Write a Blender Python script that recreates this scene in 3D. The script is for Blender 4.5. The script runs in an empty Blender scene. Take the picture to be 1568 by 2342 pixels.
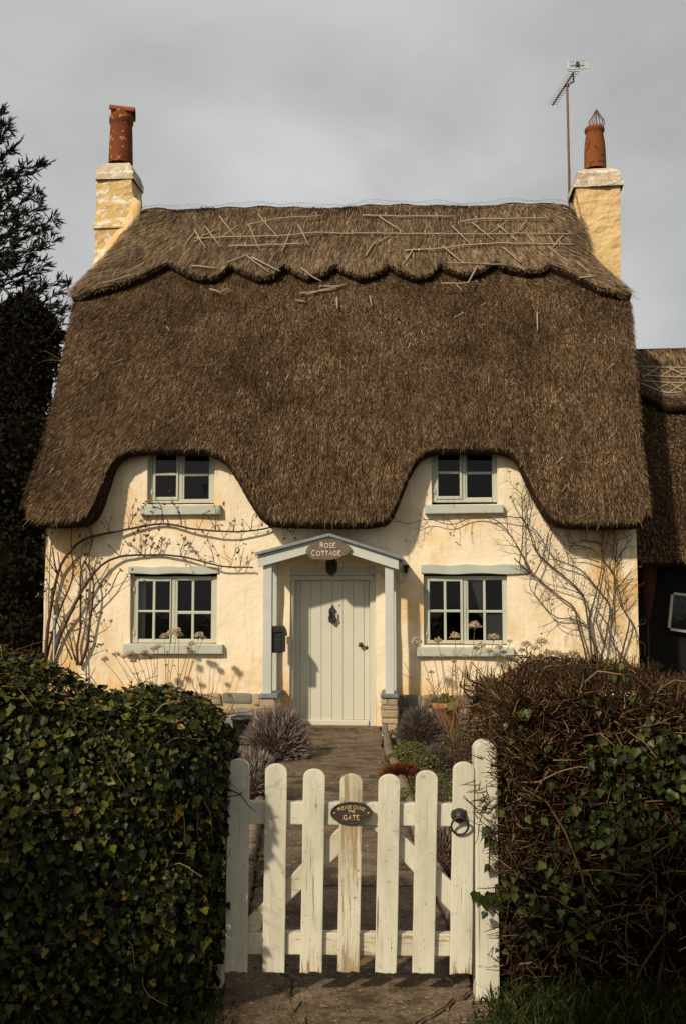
import bpy, bmesh, math, random
import numpy as np
from mathutils import Vector, Matrix, noise as mnoise
random.seed(7); rng = np.random.default_rng(7)
R = math.radians
sc = bpy.context.scene
col = sc.collection
# ------------------------------------------------------------------ camera
F, CX, CY, H0 = 2352.0, 784.0, 1170.5, 1.675
TH = R(4.65)
camd = bpy.data.cameras.new('camera'); cam = bpy.data.objects.new('camera', camd); col.objects.link(cam)
cam.location = (0, 0, H0); cam.rotation_euler = (R(90) + TH, 0, 0)
camd.sensor_fit = 'HORIZONTAL'; camd.sensor_width = 24; camd.lens = 24 * F / 1568
camd.clip_start = .05; camd.clip_end = 3000
sc.camera = cam
PHI = R(5); cP, sP = math.cos(PHI), math.sin(PHI); OY = 13.2      # the house stands turned by 5 degrees

def ray(px, py):
    dx = (px - CX) / F; dy = (CY - py) / F
    return dx, math.cos(TH) - dy * math.sin(TH), math.sin(TH) + dy * math.cos(TH)
def at(px, py, Y):
    d = ray(px, py); t = Y / d[1]
    return Vector((t * d[0], Y, H0 + t * d[2]))
def hat(px, py, yl):                                               # the same on a plane of the house frame
    d = ray(px, py)
    ox, oy = sP * OY, -cP * OY
    dxl = d[0] * cP - d[1] * sP; dyl = d[0] * sP + d[1] * cP
    t = (yl - oy) / dyl
    return Vector((ox + t * dxl, yl, H0 + t * d[2]))
def gnd(px, py, z=0.0):
    d = ray(px, py); t = (z - H0) / d[2]
    return Vector((t * d[0], t * d[1], z))
def l2w(p):
    return Vector((p[0] * cP + p[1] * sP, OY - p[0] * sP + p[1] * cP, p[2]))
def proj(p):
    x, y, z = p[0], p[1], p[2] - H0
    f = y * math.cos(TH) + z * math.sin(TH); u = -y * math.sin(TH) + z * math.cos(TH)
    return CX + F * x / f, CY - F * u / f
def lerp(a, b, t): return a + (b - a) * t
def sstep(a, b, x):
    t = min(1, max(0, (x - a) / (b - a))); return t * t * (3 - 2 * t)
def interp(x, tr):
    return float(np.interp(x, [t[0] for t in tr], [t[1] for t in tr]))

# ------------------------------------------------------------------ mesh collector
class MB:
    def __init__(s): s.v = []; s.f = []; s.m = []; s.sm = []; s.n = 0
    def add(s, verts, faces, mat=0, smooth=False):
        o = s.n; s.v.append(np.asarray(verts, dtype=np.float64).reshape(-1, 3)); s.n += len(s.v[-1])
        for f in faces: s.f.append([i + o for i in f])
        s.m += [mat] * len(faces); s.sm += [smooth] * len(faces)
        return s
    def quads(s, verts, k=4, mat=0, smooth=False):                  # verts (n,k,3): n separate faces
        n = len(verts); o = s.n
        s.v.append(np.asarray(verts).reshape(-1, 3)); s.n += n * k
        s.f += (np.arange(n * k).reshape(n, k) + o).tolist()
        s.m += [mat] * n; s.sm += [smooth] * n
        return s
    def grid(s, P, mat=0, smooth=True, flip=False):                 # P (a,b,3)
        P = np.asarray(P); a, b = P.shape[:2]; fs = []
        for i in range(a - 1):
            for j in range(b - 1):
                q = [i * b + j, i * b + j + 1, (i + 1) * b + j + 1, (i + 1) * b + j]
                fs.append(q[::-1] if flip else q)
        return s.add(P.reshape(-1, 3), fs, mat, smooth)
    def box(s, x0, x1, y0, y1, z0, z1, bev=.004, mat=0, rot=None, jit=0):
        bm = bmesh.new(); bmesh.ops.create_cube(bm, size=1)
        for v in bm.verts:
            v.co = Vector((v.co.x * abs(x1 - x0), v.co.y * abs(y1 - y0), v.co.z * abs(z1 - z0)))
            if jit: v.co += Vector((random.uniform(-jit, jit) for _ in range(3)))
        if bev: bmesh.ops.bevel(bm, geom=list(bm.edges), offset=min(bev, .45 * min(abs(x1 - x0), abs(y1 - y0), abs(z1 - z0))), segments=2, affect='EDGES', profile=.6)
        c = Vector(((x0 + x1) / 2, (y0 + y1) / 2, (z0 + z1) / 2)); bm.verts.index_update()
        vs = [tuple((rot @ v.co if rot else v.co) + c) for v in bm.verts]
        fs = [[v.index for v in f.verts] for f in bm.faces]; bm.free()
        return s.add(vs, fs, mat)
    def prism(s, outline, y0, y1, bev=.004, mat=0, axis='y', xf=None):   # outline in (x,z), extruded along y
        bm = bmesh.new()
        vs = [bm.verts.new((p[0], y0, p[1])) for p in outline]
        f = bm.faces.new(vs); bmesh.ops.recalc_face_normals(bm, faces=[f])
        r = bmesh.ops.extrude_face_region(bm, geom=[f])
        for g in r['geom']:
            if isinstance(g, bmesh.types.BMVert): g.co.y = y1
        bmesh.ops.recalc_face_normals(bm, faces=bm.faces)
        if bev:
            ed = [e for e in bm.edges if abs(e.verts[0].co.y - e.verts[1].co.y) < 1e-6]
            bmesh.ops.bevel(bm, geom=ed, offset=bev, segments=2, affect='EDGES', profile=.6)
        bm.verts.index_update()
        vv = [tuple(xf(v.co) if xf else v.co) for v in bm.verts]; fs = [[v.index for v in f.verts] for f in bm.faces]; bm.free()
        return s.add(vv, fs, mat)
    def tube(s, pts, r0, r1=None, n=6, mat=0, rs=None, cap=True):
        pts = [Vector(p) for p in pts]; m = len(pts)
        if r1 is None: r1 = r0
        rs = rs or [lerp(r0, r1, i / max(1, m - 1)) for i in range(m)]
        t0 = (pts[1] - pts[0]).normalized()
        a = Vector((0, 0, 1)) if abs(t0.z) < .9 else Vector((1, 0, 0))
        u = t0.cross(a).normalized(); V = []
        for i, p in enumerate(pts):
            t = (pts[min(i + 1, m - 1)] - pts[max(i - 1, 0)])
            t = t.normalized() if t.length > 1e-9 else t0
            u = (u - t * u.dot(t)); u = u.normalized() if u.length > 1e-6 else t.orthogonal().normalized()
            w = t.cross(u)
            for k in range(n):
                an = 2 * math.pi * k / n
                V.append(p + (u * math.cos(an) + w * math.sin(an)) * rs[i])
        fs = [[i * n + k, i * n + (k + 1) % n, (i + 1) * n + (k + 1) % n, (i + 1) * n + k] for i in range(m - 1) for k in range(n)]
        if cap: fs += [list(range(n))[::-1], [(m - 1) * n + k for k in range(n)]]
        return s.add([tuple(v) for v in V], fs, mat, True)
    def lathe(s, prof, c, n=24, mat=0, tilt=None):                  # prof [(r,z)]
        V = []
        for r, z in prof:
            for k in range(n):
                an = 2 * math.pi * k / n; p = Vector((r * math.cos(an), r * math.sin(an), z))
                if tilt: p = tilt @ p
                V.append(tuple(p + Vector(c)))
        m = len(prof)
        fs = [[i * n + k, i * n + (k + 1) % n, (i + 1) * n + (k + 1) % n, (i + 1) * n + k] for i in range(m - 1) for k in range(n)]
        return s.add(V, fs, mat, True)
    def blades(s, P, D, N, L, W, mat=0, taper=.4):
        P, D, N = map(np.asarray, (P, D, N)); S = np.cross(D, N); S /= np.linalg.norm(S, axis=1, keepdims=True) + 1e-9
        L = np.asarray(L).reshape(-1, 1); W = np.asarray(W).reshape(-1, 1) / 2
        T = P + D * L
        return s.quads(np.stack([P - S * W, P + S * W, T + S * W * taper, T - S * W * taper], 1), 4, mat)
    def build(s, name, mats, parent=None):
        me = bpy.data.meshes.new(name)
        V = np.concatenate(s.v).astype(np.float32); me.vertices.add(len(V)); me.vertices.foreach_set('co', V.ravel())
        ln = np.array([len(f) for f in s.f], dtype=np.int32); st = np.concatenate([[0], np.cumsum(ln)[:-1]]).astype(np.int32)
        fl = np.fromiter((i for f in s.f for i in f), dtype=np.int32, count=int(ln.sum()))
        me.loops.add(len(fl)); me.loops.foreach_set('vertex_index', fl)
        me.polygons.add(len(ln)); me.polygons.foreach_set('loop_start', st)
        me.polygons.foreach_set('material_index', np.array(s.m, dtype=np.int32))
        me.update(calc_edges=True)
        me.polygons.foreach_set('use_smooth', np.array(s.sm, dtype=bool))
        me.validate(); me.update()
        for m in (mats if isinstance(mats, (list, tuple)) else [mats]): me.materials.append(m)
        o = bpy.data.objects.new(name, me); col.objects.link(o)
        if parent: o.parent = parent
        return o
def norm(a): return a / (np.linalg.norm(a, axis=-1, keepdims=True) + 1e-9)
def tag(o, label=None, cat=None, group=None, kind=None):
    for k, v in (('label', label), ('category', cat), ('group', group), ('kind', kind)):
        if v: o[k] = v
    return o
def empty(name, loc=(0, 0, 0), rz=0, label=None, cat=None, group=None):
    o = bpy.data.objects.new(name, None); col.objects.link(o); o.location = loc; o.rotation_euler = (0, 0, rz)
    o.empty_display_size = .2
    return tag(o, label, cat, group)
def house_frame(name, label, cat, group=None): return empty(name, (0, OY, 0), -PHI, label, cat, group)

# ------------------------------------------------------------------ materials
def nt(name):
    m = bpy.data.materials.new(name); m.use_nodes = True
    t = m.node_tree; b = t.nodes['Principled BSDF']
    return m, t, b
def noise(t, scale, detail=5, rough=.6, stretch=None, coord='Object', off=0):
    tc = t.nodes.new('ShaderNodeTexCoord'); src = tc.outputs[coord]
    mp = t.nodes.new('ShaderNodeMapping'); mp.inputs['Scale'].default_value = stretch or (1, 1, 1); mp.inputs['Location'].default_value = (off, off * .7, off * .3)
    t.links.new(src, mp.inputs[0])
    n = t.nodes.new('ShaderNodeTexNoise'); n.inputs['Scale'].default_value = scale; n.inputs['Detail'].default_value = detail; n.inputs['Roughness'].default_value = rough
    t.links.new(mp.outputs[0], n.inputs['Vector'])
    return n.outputs['Fac']
def ramp(t, fac, stops, interp='LINEAR'):
    r = t.nodes.new('ShaderNodeValToRGB'); r.color_ramp.interpolation = interp
    e = r.color_ramp.elements
    while len(e) < len(stops): e.new(.5)
    for el, (p, c) in zip(e, stops):
        el.position = p; el.color = (c, c, c, 1) if isinstance(c, (int, float)) else (*c, 1)
    t.links.new(fac, r.inputs[0]); return r.outputs[0]
def mix(t, fac, a, b, typ='MIX'):
    m = t.nodes.new('ShaderNodeMix'); m.data_type = 'RGBA'; m.blend_type = typ
    for sock, v in ((m.inputs[0], fac), (m.inputs[6], a), (m.inputs[7], b)):
        if isinstance(v, bpy.types.NodeSocket): t.links.new(v, sock)
        elif isinstance(v, tuple): sock.default_value = (*v, 1)
        else: sock.default_value = v
    return m.outputs[2]
def bump(t, b, h, strength, dist=.02):
    bp = t.nodes.new('ShaderNodeBump'); bp.inputs['Strength'].default_value = strength; bp.inputs['Distance'].default_value = dist
    t.links.new(h, bp.inputs['Height'])
    prev = b.inputs['Normal'].links
    if prev: t.links.new(prev[0].from_socket, bp.inputs['Normal'])
    t.links.new(bp.outputs[0], b.inputs['Normal'])
def island(t): return t.nodes.new('ShaderNodeNewGeometry').outputs['Random Per Island']
def plain(name, c1, c2, scale=6, rough=.75, bs=0, bscale=60, stretch=None, isl=None, spec=.4, metal=0, detail=6):
    m, t, b = nt(name)
    c = ramp(t, noise(t, scale, detail, .65, stretch), [(.3, c1), (.7, c2)])
    if isl:                                                        # isl: list of tints picked per separate piece
        c = mix(t, .75, c, ramp(t, island(t), isl), 'MIX')
    t.links.new(c, b.inputs['Base Color']); b.inputs['Roughness'].default_value = rough
    b.inputs['Specular IOR Level'].default_value = spec; b.inputs['Metallic'].default_value = metal
    if bs: bump(t, b, noise(t, bscale, 4, .6, stretch), bs, .01)
    return m
def leafmat(name, stops, rough=.45, spec=.5, trans=.0):
    m, t, b = nt(name)
    t.links.new(ramp(t, island(t), stops), b.inputs['Base Color'])
    b.inputs['Roughness'].default_value = rough; b.inputs['Specular IOR Level'].default_value = spec
    if trans:
        tr = t.nodes.new('ShaderNodeBsdfTranslucent'); t.links.new(ramp(t, island(t), stops), tr.inputs[0])
        ms = t.nodes.new('ShaderNodeMixShader'); ms.inputs[0].default_value = trans
        out = t.nodes['Material Output']
        t.links.new(b.outputs[0], ms.inputs[1]); t.links.new(tr.outputs[0], ms.inputs[2]); t.links.new(ms.outputs[0], out.inputs[0])
    return m
MT = {}
def plaster(name, a, bcol, stain, white=None, bumpy=.35):
    m, t, b = nt(name)
    c = ramp(t, noise(t, 1.6, 6, .6), [(.3, a), (.7, bcol)])
    st = ramp(t, noise(t, 1.1, 7, .62, (1, 1, .7), off=3.7), [(.54, 0.0), (.68, .8)])
    c = mix(t, st, c, stain)
    st2 = ramp(t, noise(t, 9, 8, .7, (1, 1, .35), off=9.1), [(.6, 0.0), (.8, .3)])
    c = mix(t, st2, c, (stain[0] * .75, stain[1] * .65, stain[2] * .55))
    if not white and bumpy < .5:                                   # rising damp and old runs of rust-coloured wash
        sp = t.nodes.new('ShaderNodeSeparateXYZ'); tc0 = t.nodes.new('ShaderNodeTexCoord'); t.links.new(tc0.outputs['Object'], sp.inputs[0])
        hm = ramp(t, sp.outputs['Z'], [(.30, .95), (1.0, 0.0)]); dm = ramp(t, noise(t, 2.6, 8, .7, off=12), [(.40, 0.0), (.62, 1.0)])
        c = mix(t, mix(t, 1, hm, dm, 'MULTIPLY'), c, (.66, .38, .13))
        mr = t.nodes.new('ShaderNodeMapRange'); mr.inputs['From Min'].default_value = 2.0; mr.inputs['From Max'].default_value = 3.4; t.links.new(sp.outputs['X'], mr.inputs['Value'])
        m2 = t.nodes.new('ShaderNodeMapRange'); m2.inputs['From Min'].default_value = -2.6; m2.inputs['From Max'].default_value = -3.6; t.links.new(sp.outputs['X'], m2.inputs['Value'])
        side = mix(t, 1, mr.outputs[0], m2.outputs[0], 'ADD'); pm_ = ramp(t, noise(t, 2.2, 8, .68, (1.6, 1, .7), off=21), [(.42, 0.0), (.56, .9)])
        c = mix(t, mix(t, 1, side, pm_, 'MULTIPLY'), c, (.62, .40, .155))
        ru = ramp(t, noise(t, 3.2, 7, .7, (5, 1, .35), off=31), [(.55, 0.0), (.70, .45)]); c = mix(t, ru, c, (.60, .43, .22))
    if white:
        w = ramp(t, noise(t, 5, 9, .75, (1, 1, 1.6), off=1.3), [(.525, 0.0), (.56, .92)])
        c = mix(t, w, c, white)
        d = ramp(t, noise(t, 7, 9, .8, off=5.3), [(.6, 0.0), (.66, .7)])
        c = mix(t, d, c, (.30, .17, .06))
        v = t.nodes.new('ShaderNodeTexVoronoi'); v.feature = 'DISTANCE_TO_EDGE'; v.inputs['Scale'].default_value = 5.5
        tc = t.nodes.new('ShaderNodeTexCoord'); mx = mix(t, .22, tc.outputs['Object'], t_noisecol(t, 4), 'ADD')
        t.links.new(mx, v.inputs['Vector'])
        ck = ramp(t, v.outputs['Distance'], [(0.0, .55), (.02, 0.0)])
        c = mix(t, ck, c, (.25, .16, .07))
    t.links.new(c, b.inputs['Base Color']); b.inputs['Roughness'].default_value = .9; b.inputs['Specular IOR Level'].default_value = .15
    bump(t, b, noise(t, 7, 5, .6), bumpy, .05); bump(t, b, noise(t, 60, 4, .6), bumpy * .7, .012)
    return m
def t_noisecol(t, s):
    n = t.nodes.new('ShaderNodeTexNoise'); n.inputs['Scale'].default_value = s; n.inputs['Detail'].default_value = 6
    return n.outputs['Color']
MT['plaster'] = plaster('cream_limewash', (.80, .685, .485), (.84, .745, .56), (.70, .46, .19))
MT['chimney'] = plaster('flaking_limewash', (.56, .385, .16), (.65, .465, .21), (.42, .25, .08), (.78, .72, .60), .8)
MT['chimney_r'] = plaster('ochre_limewash', (.61, .43, .195), (.68, .50, .25), (.44, .27, .10), None, .9)
MT['chimney_cap'] = plaster('weathered_render', (.46, .37, .25), (.60, .51, .38), (.28, .19, .09), (.76, .72, .62), .9)
def painted(name, paint, paint2, wood, thr, rough=.55, stretch=(14, 14, 1.1), sc_=2.2, crack=.5, foot=0, grime=0):
    m, t, b = nt(name)
    p = ramp(t, noise(t, 3, 6, .6), [(.3, paint), (.7, paint2)])
    n1 = noise(t, sc_, 8, .72, stretch)
    if foot:                                                       # paint lost where the wood stands near the wet ground
        sp = t.nodes.new('ShaderNodeSeparateXYZ'); tc0 = t.nodes.new('ShaderNodeTexCoord'); t.links.new(tc0.outputs['Object'], sp.inputs[0]); mr = t.nodes.new('ShaderNodeMapRange')
        mr.inputs['From Min'].default_value = .05; mr.inputs['From Max'].default_value = .24; mr.inputs['To Min'].default_value = foot; mr.inputs['To Max'].default_value = 0; t.links.new(sp.outputs['Z'], mr.inputs['Value'])
        ad = t.nodes.new('ShaderNodeMath'); ad.operation = 'ADD'; t.links.new(n1, ad.inputs[0]); t.links.new(mr.outputs[0], ad.inputs[1]); n1 = ad.outputs[0]
    k = ramp(t, n1, [(thr, 0.0), (thr + .02, 1.0)])
    w = ramp(t, noise(t, 6, 6, .6, stretch), [(.3, wood), (.7, tuple(x * 1.6 for x in wood))])
    edge = ramp(t, n1, [(thr - .03, 0.0), (thr - .004, .45)])
    p = mix(t, edge, p, (.42, .33, .2))
    if grime:
        g = ramp(t, noise(t, 2.3, 8, .7, (3, 3, 1), off=7), [(.42, 0.0), (.72, grime)]); p = mix(t, g, p, (.27, .235, .135))
        g2 = ramp(t, noise(t, 40, 3, .6, off=2), [(.66, 0.0), (.70, grime)]); p = mix(t, g2, p, (.20, .16, .08))
        ck = ramp(t, noise(t, 3.1, 6, .6, (34, 34, .8), off=4), [(.655, 0.0), (.68, .8)]); p = mix(t, ck, p, (.10, .075, .04))
    c = mix(t, k, p, w)
    t.links.new(c, b.inputs['Base Color']); b.inputs['Roughness'].default_value = rough; b.inputs['Specular IOR Level'].default_value = .35
    bump(t, b, noise(t, 3, 7, .7, (18, 18, .8)), crack, .006); bump(t, b, k, -.6, .003)
    return m
MT['trim'] = painted('sage_paint', (.41, .43, .345), (.48, .495, .40), (.20, .13, .06), .72, .5)
MT['door'] = painted('door_paint', (.54, .535, .43), (.585, .575, .47), (.25, .17, .08), .76, .5, crack=.2)
MT['post'] = painted('porch_paint', (.45, .475, .42), (.52, .54, .48), (.25, .17, .08), .74, .5)
MT['sill'] = painted('sill_paint', (.38, .41, .35), (.47, .495, .43), (.22, .15, .08), .68, .6, (4, 4, 4))
MT['gate'] = painted('gate_paint', (.60, .58, .45), (.68, .655, .53), (.19, .135, .07), .70, .55, foot=.11, grime=.5)
MT['gate_worn'] = painted('peeling_gate_paint', (.60, .56, .43), (.67, .635, .50), (.26, .19, .105), .55, .65, (18, 18, .9), foot=.16, grime=.7)
MT['gate_rail'] = painted('cracked_rail_paint', (.57, .54, .41), (.66, .62, .49), (.25, .18, .10), .59, .65, (2.2, 16, 16), grime=.6)
MT['gate_ends'] = painted('picket_paint_worn_at_the_foot', (.60, .58, .45), (.68, .655, .53), (.24, .165, .085), .63, .55, foot=.15, grime=.6)
MT['lead'] = plain('lead', (.13, .145, .155), (.22, .24, .25), 8, .5, .3, 40, spec=.5)
MT['slate'] = plain('slate', (.11, .125, .145), (.20, .215, .23), 9, .65, .6, 30)
MT['iron'] = plain('black_iron', (.012, .011, .010), (.03, .026, .022), 20, .5, .3, 80, spec=.5)
MT['plastic_black'] = plain('black_plastic', (.008, .007, .006), (.014, .012, .01), 10, .45)
MT['plastic_white'] = plain('white_plastic', (.45, .46, .42), (.5, .5, .46), 10, .5)
MT['galv'] = plain('galvanised_wire', (.30, .32, .34), (.42, .44, .46), 20, .5, metal=.3)
MT['aerial'] = plain('aerial_alloy', (.25, .24, .22), (.36, .35, .33), 20, .45, metal=.5)
MT['mast'] = plain('rusty_mast', (.12, .06, .035), (.20, .10, .06), 12, .7)
MT['dark'] = plain('dark_interior', (.012, .010, .008), (.02, .017, .013), 3, .9, spec=0)
MT['curtain'] = plain('grey_curtain', (.42, .40, .37), (.55, .52, .48), 8, .9, .3, 30, (20, 20, 1))
MT['shutter'] = plain('inside_shutter_paint', (.46, .43, .39), (.52, .49, .45), 5, .7)
MT['terra'] = plain('terracotta', (.36, .115, .035), (.46, .17, .06), 6, .8, .3, 40)
MT['sign_wood'] = plain('weathered_board', (.10, .068, .04), (.19, .14, .09), 7, .85, .8, 26, (1, 4, 5))
MT['letter'] = plain('cream_lettering', (.62, .59, .50), (.72, .70, .62), 20, .6)
MT['plaque'] = plain('cast_plaque', (.022, .018, .013), (.05, .038, .026), 22, .5, .4, 90, spec=.5)
MT['gold'] = plain('gilt_lettering', (.52, .35, .10), (.68, .52, .24), 60, .5)
MT['rod'] = leafmat('hazel_rod', [(0, (.20, .15, .10)), (.5, (.30, .24, .165)), (1, (.40, .335, .25))], .85, .2)
MT['rosewood'] = plain('rose_bark', (.040, .019, .010), (.075, .038, .020), 30, .8, .5, 120)
MT['rosewood_grey'] = plain('old_rose_bark', (.045, .029, .018), (.095, .068, .046), 30, .85, .5, 120)
MT['roseleaf'] = leafmat('young_rose_leaf', [(0, (.06, .02, .008)), (.5, (.12, .04, .014)), (.8, (.08, .045, .014)), (1, (.035, .04, .012))])
MT['hip'] = plain('rose_hip', (.12, .02, .012), (.18, .03, .015), 10, .4)
def potmat(name, base, base2, lich, thr):
    m, t, b = nt(name)
    c = ramp(t, noise(t, 3, 7, .65), [(.3, base), (.7, base2)])
    l1 = ramp(t, noise(t, 13, 5, .55), [(thr, 0.0), (thr + .02, .9)])
    c = mix(t, l1, c, lich)
    d = ramp(t, noise(t, 4, 8, .7, off=4.4), [(.58, 0.0), (.7, .75)])
    c = mix(t, d, c, (.05, .028, .016))
    t.links.new(c, b.inputs['Base Color']); b.inputs['Roughness'].default_value = .85; b.inputs['Specular IOR Level'].default_value = .2
    bump(t, b, noise(t, 40, 4), .4, .01); return m
MT['pot_l'] = potmat('lichened_clay', (.13, .034, .014), (.185, .05, .02), (.40, .23, .045), .60)
MT['pot_r'] = potmat('orange_clay', (.17, .052, .014), (.225, .072, .019), (.07, .03, .014), .58)
MT['pot_tile'] = potmat('clay_tile', (.22, .06, .022), (.28, .08, .03), (.16, .06, .03), .7)
def thatchmat(name, cols, patch=(.55, 1.25), pscale=1.1):
    m, t, b = nt(name)
    c = ramp(t, island(t), cols)
    p = ramp(t, noise(t, pscale, 7, .68, (1, 1, .8)), [(.33, patch[0]), (.66, patch[1])])
    c = mix(t, 1.0, c, p, 'MULTIPLY')
    p2 = ramp(t, noise(t, 8, 5, .7, (2.2, .38, .38), off=2), [(.35, .58), (.65, 1.32)])
    c = mix(t, 1.0, c, p2, 'MULTIPLY')
    t.links.new(c, b.inputs['Base Color']); b.inputs['Roughness'].default_value = .9; b.inputs['Specular IOR Level'].default_value = .04
    return m
MT['thatch'] = thatchmat('old_water_reed', [(0, (.046, .027, .013)), (.4, (.106, .066, .035)), (.75, (.172, .112, .063)), (.96, (.245, .172, .103)), (1, (.38, .285, .18))], (.55, 1.32))
MT['thatch_cap'] = thatchmat('ridge_straw', [(0, (.050, .031, .017)), (.3, (.150, .100, .058)), (.7, (.265, .185, .112)), (.95, (.38, .285, .185)), (1, (.48, .38, .26))], (.68, 1.2), 1.6)
MT['thatch_base'] = plain('thatch_under_layer', (.016, .010, .006), (.034, .022, .013), 9, .95, .8, 50, spec=.05)
MT['thatch_barn'] = thatchmat('barn_reed', [(0, (.06, .036, .018)), (.5, (.13, .082, .042)), (.9, (.20, .135, .075)), (1, (.30, .21, .12))], (.7, 1.15))
MT['thatch_barncap'] = thatchmat('barn_ridge_straw', [(0, (.13, .085, .045)), (.5, (.22, .15, .085)), (1, (.36, .26, .16))], (.8, 1.1))
def glass(name):
    m, t, b = nt(name); out = t.nodes['Material Output']; t.nodes.remove(b)
    tr = t.nodes.new('ShaderNodeBsdfTransparent'); tr.inputs[0].default_value = (.72, .74, .72, 1)
    g = t.nodes.new('ShaderNodeBsdfGlossy'); g.inputs['Roughness'].default_value = .03
    lw = t.nodes.new('ShaderNodeFresnel'); lw.inputs['IOR'].default_value = 1.45
    ms = t.nodes.new('ShaderNodeMixShader'); t.links.new(lw.outputs[0], ms.inputs[0]); t.links.new(tr.outputs[0], ms.inputs[1]); t.links.new(g.outputs[0], ms.inputs[2])
    bp = t.nodes.new('ShaderNodeBump'); bp.inputs['Strength'].default_value = .06; bp.inputs['Distance'].default_value = .02
    t.links.new(noise(t, 6, 2), bp.inputs['Height']); t.links.new(bp.outputs[0], g.inputs['Normal'])
    t.links.new(ms.outputs[0], out.inputs[0]); return m
MT['glass'] = glass('old_window_glass')
MT['stone'] = plain('plinth_stone', (.20, .15, .08), (.42, .34, .22), 9, .9, 1, 30, isl=[(0, (.13, .14, .14)), (.25, (.18, .18, .165)), (.4, (.36, .28, .16)), (.7, (.43, .35, .22)), (1, (.36, .25, .12))])
MT['mortar'] = plain('lime_mortar', (.36, .27, .15), (.5, .39, .24), 12, .95, .7, 40)
# ================================================================== COTTAGE
cot = house_frame('cottage', 'cream limewashed cottage with deep brown thatch, two chimneys and a sage green door', 'cottage')
YE, YR = -.5, 3.0
zE0 = hat(784, 1190, YE).z; zR0 = hat(784, 470, YR).z - .12
EAVE = [(50, 1150), (54, 1184), (75, 1191), (130, 1194), (180, 1190), (200, 1178), (215, 1152), (232, 1112), (250, 1066), (270, 1043), (300, 1029), (340, 1026), (470, 1027), (500, 1038), (520, 1054), (540, 1085), (565, 1130), (590, 1170), (610, 1187), (640, 1193), (760, 1195), (850, 1194), (885, 1187), (900, 1165), (915, 1130), (935, 1080), (955, 1046), (975, 1031), (1000, 1025), (1140, 1024), (1170, 1034), (1185, 1054), (1205, 1095), (1225, 1135), (1250, 1174), (1270, 1189), (1300, 1195), (1390, 1197), (1445, 1195), (1475, 1189), (1482, 1165)]
SILL = [(468, 320), (490, 312), (520, 303), (560, 280), (600, 240), (640, 200), (660, 174), (680, 169), (720, 160), (760, 151), (800, 143), (860, 133), (920, 120), (980, 104), (1040, 86), (1100, 66), (1140, 55), (1180, 50)]
SILR = [(460, 1308), (480, 1318), (540, 1328), (580, 1340), (610, 1370), (640, 1405), (665, 1438), (680, 1442), (720, 1446), (780, 1450), (850, 1456), (920, 1462), (1000, 1466), (1060, 1474), (1120, 1481), (1160, 1482), (1190, 1480)]
CAPB = [(170, 672), (200, 668), (260, 652), (300, 640), (340, 625), (386, 599), (400, 606), (430, 623), (465, 634), (500, 630), (531, 604), (545, 613), (590, 633), (625, 629), (653, 604), (668, 615), (700, 631), (740, 624), (768, 604), (782, 614), (820, 631), (860, 623), (890, 604), (908, 617), (950, 632), (985, 623), (1004, 602), (1020, 613), (1060, 626), (1100, 617), (1131, 597), (1150, 609), (1200, 619), (1238, 616), (1254, 604), (1290, 620), (1330, 640), (1380, 662), (1425, 668), (1445, 664)]
def Lsec(s):                                                       # section of the front slope in the house frame
    b = 4 * s * (1 - s)
    return YR + (YE - YR) * s - .10 * b, zR0 + (zE0 - zR0) * s + .13 * b - .10 * max(0, 1 - s / .06) ** 2
def side_x(s, tr, x0):
    y, z = Lsec(s); x = x0
    for _ in range(4):
        px, py = proj(l2w((x, y, z))); x = hat(interp(py, tr), py, y).x
    return x
ST = np.linspace(0, 1, 61)
XL = [side_x(s, SILL, -3.9) for s in ST]; XR = [side_x(s, SILR, 3.9) for s in ST]
def roofP(u, s):
    px = lerp(50, 1482, u); py = interp(px, EAVE); a = min(1, max(0, (1190 - py) / 165))
    E = hat(px, py, YE + .24 * a)
    kap = (zR0 - E.z) / (zR0 - zE0); kap = min(1.0, max(.5, kap))
    ly, lz = Lsec(s * kap); ky, kz = Lsec(kap); sm = sstep(.42, 1, s)
    xl = float(np.interp(s * kap, ST, XL)); xr = float(np.interp(s * kap, ST, XR)); x = xl + (xr - xl) * u
    xk = lerp(float(np.interp(kap, ST, XL)), float(np.interp(kap, ST, XR)), u)
    w = .02 * math.sin(x * 2.1 + s * 5) + .015 * math.sin(x * 5.3 + 1 + s * 9)
    edge = min(u, 1 - u); rnd = -.10 * max(0, 1 - edge / .045) ** 2
    return np.array((x + (E.x - xk) * sm, ly + (E.y - ky) * sm - w * (1 - sm) - rnd * .6, lz + (E.z - kz) * sm + rnd * .5 * (1 - sm) + (.02 + .15 * (1 - u)) * (1 - s) ** 3.5))
NU, NS = 170, 56
us = np.linspace(0, 1, NU); ss = np.linspace(0, 1, NS)
G = np.array([[roofP(u, s) for u in us] for s in ss])              # (NS,NU,3)
def grid_normals(P):
    du = np.gradient(P, axis=1); ds = np.gradient(P, axis=0)
    n = norm(np.cross(du, ds)); n[n[..., 1] > 0] *= -1; return n
GN = grid_normals(G); GD = norm(np.gradient(G, axis=0))
def sample(P, Nn, D, n, smin=None):
    a, b = P.shape[:2]
    i = rng.random(n) * (a - 1); j = rng.random(n) * (b - 1)
    i0 = i.astype(int); j0 = j.astype(int); fi = (i - i0)[:, None]; fj = (j - j0)[:, None]
    def bl(A): return (A[i0, j0] * (1 - fi) * (1 - fj) + A[i0 + 1, j0] * fi * (1 - fj) + A[i0, j0 + 1] * (1 - fi) * fj + A[i0 + 1, j0 + 1] * fi * fj)
    return bl(P), norm(bl(Nn)), norm(bl(D)), i / (a - 1), j / (b - 1)
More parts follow.
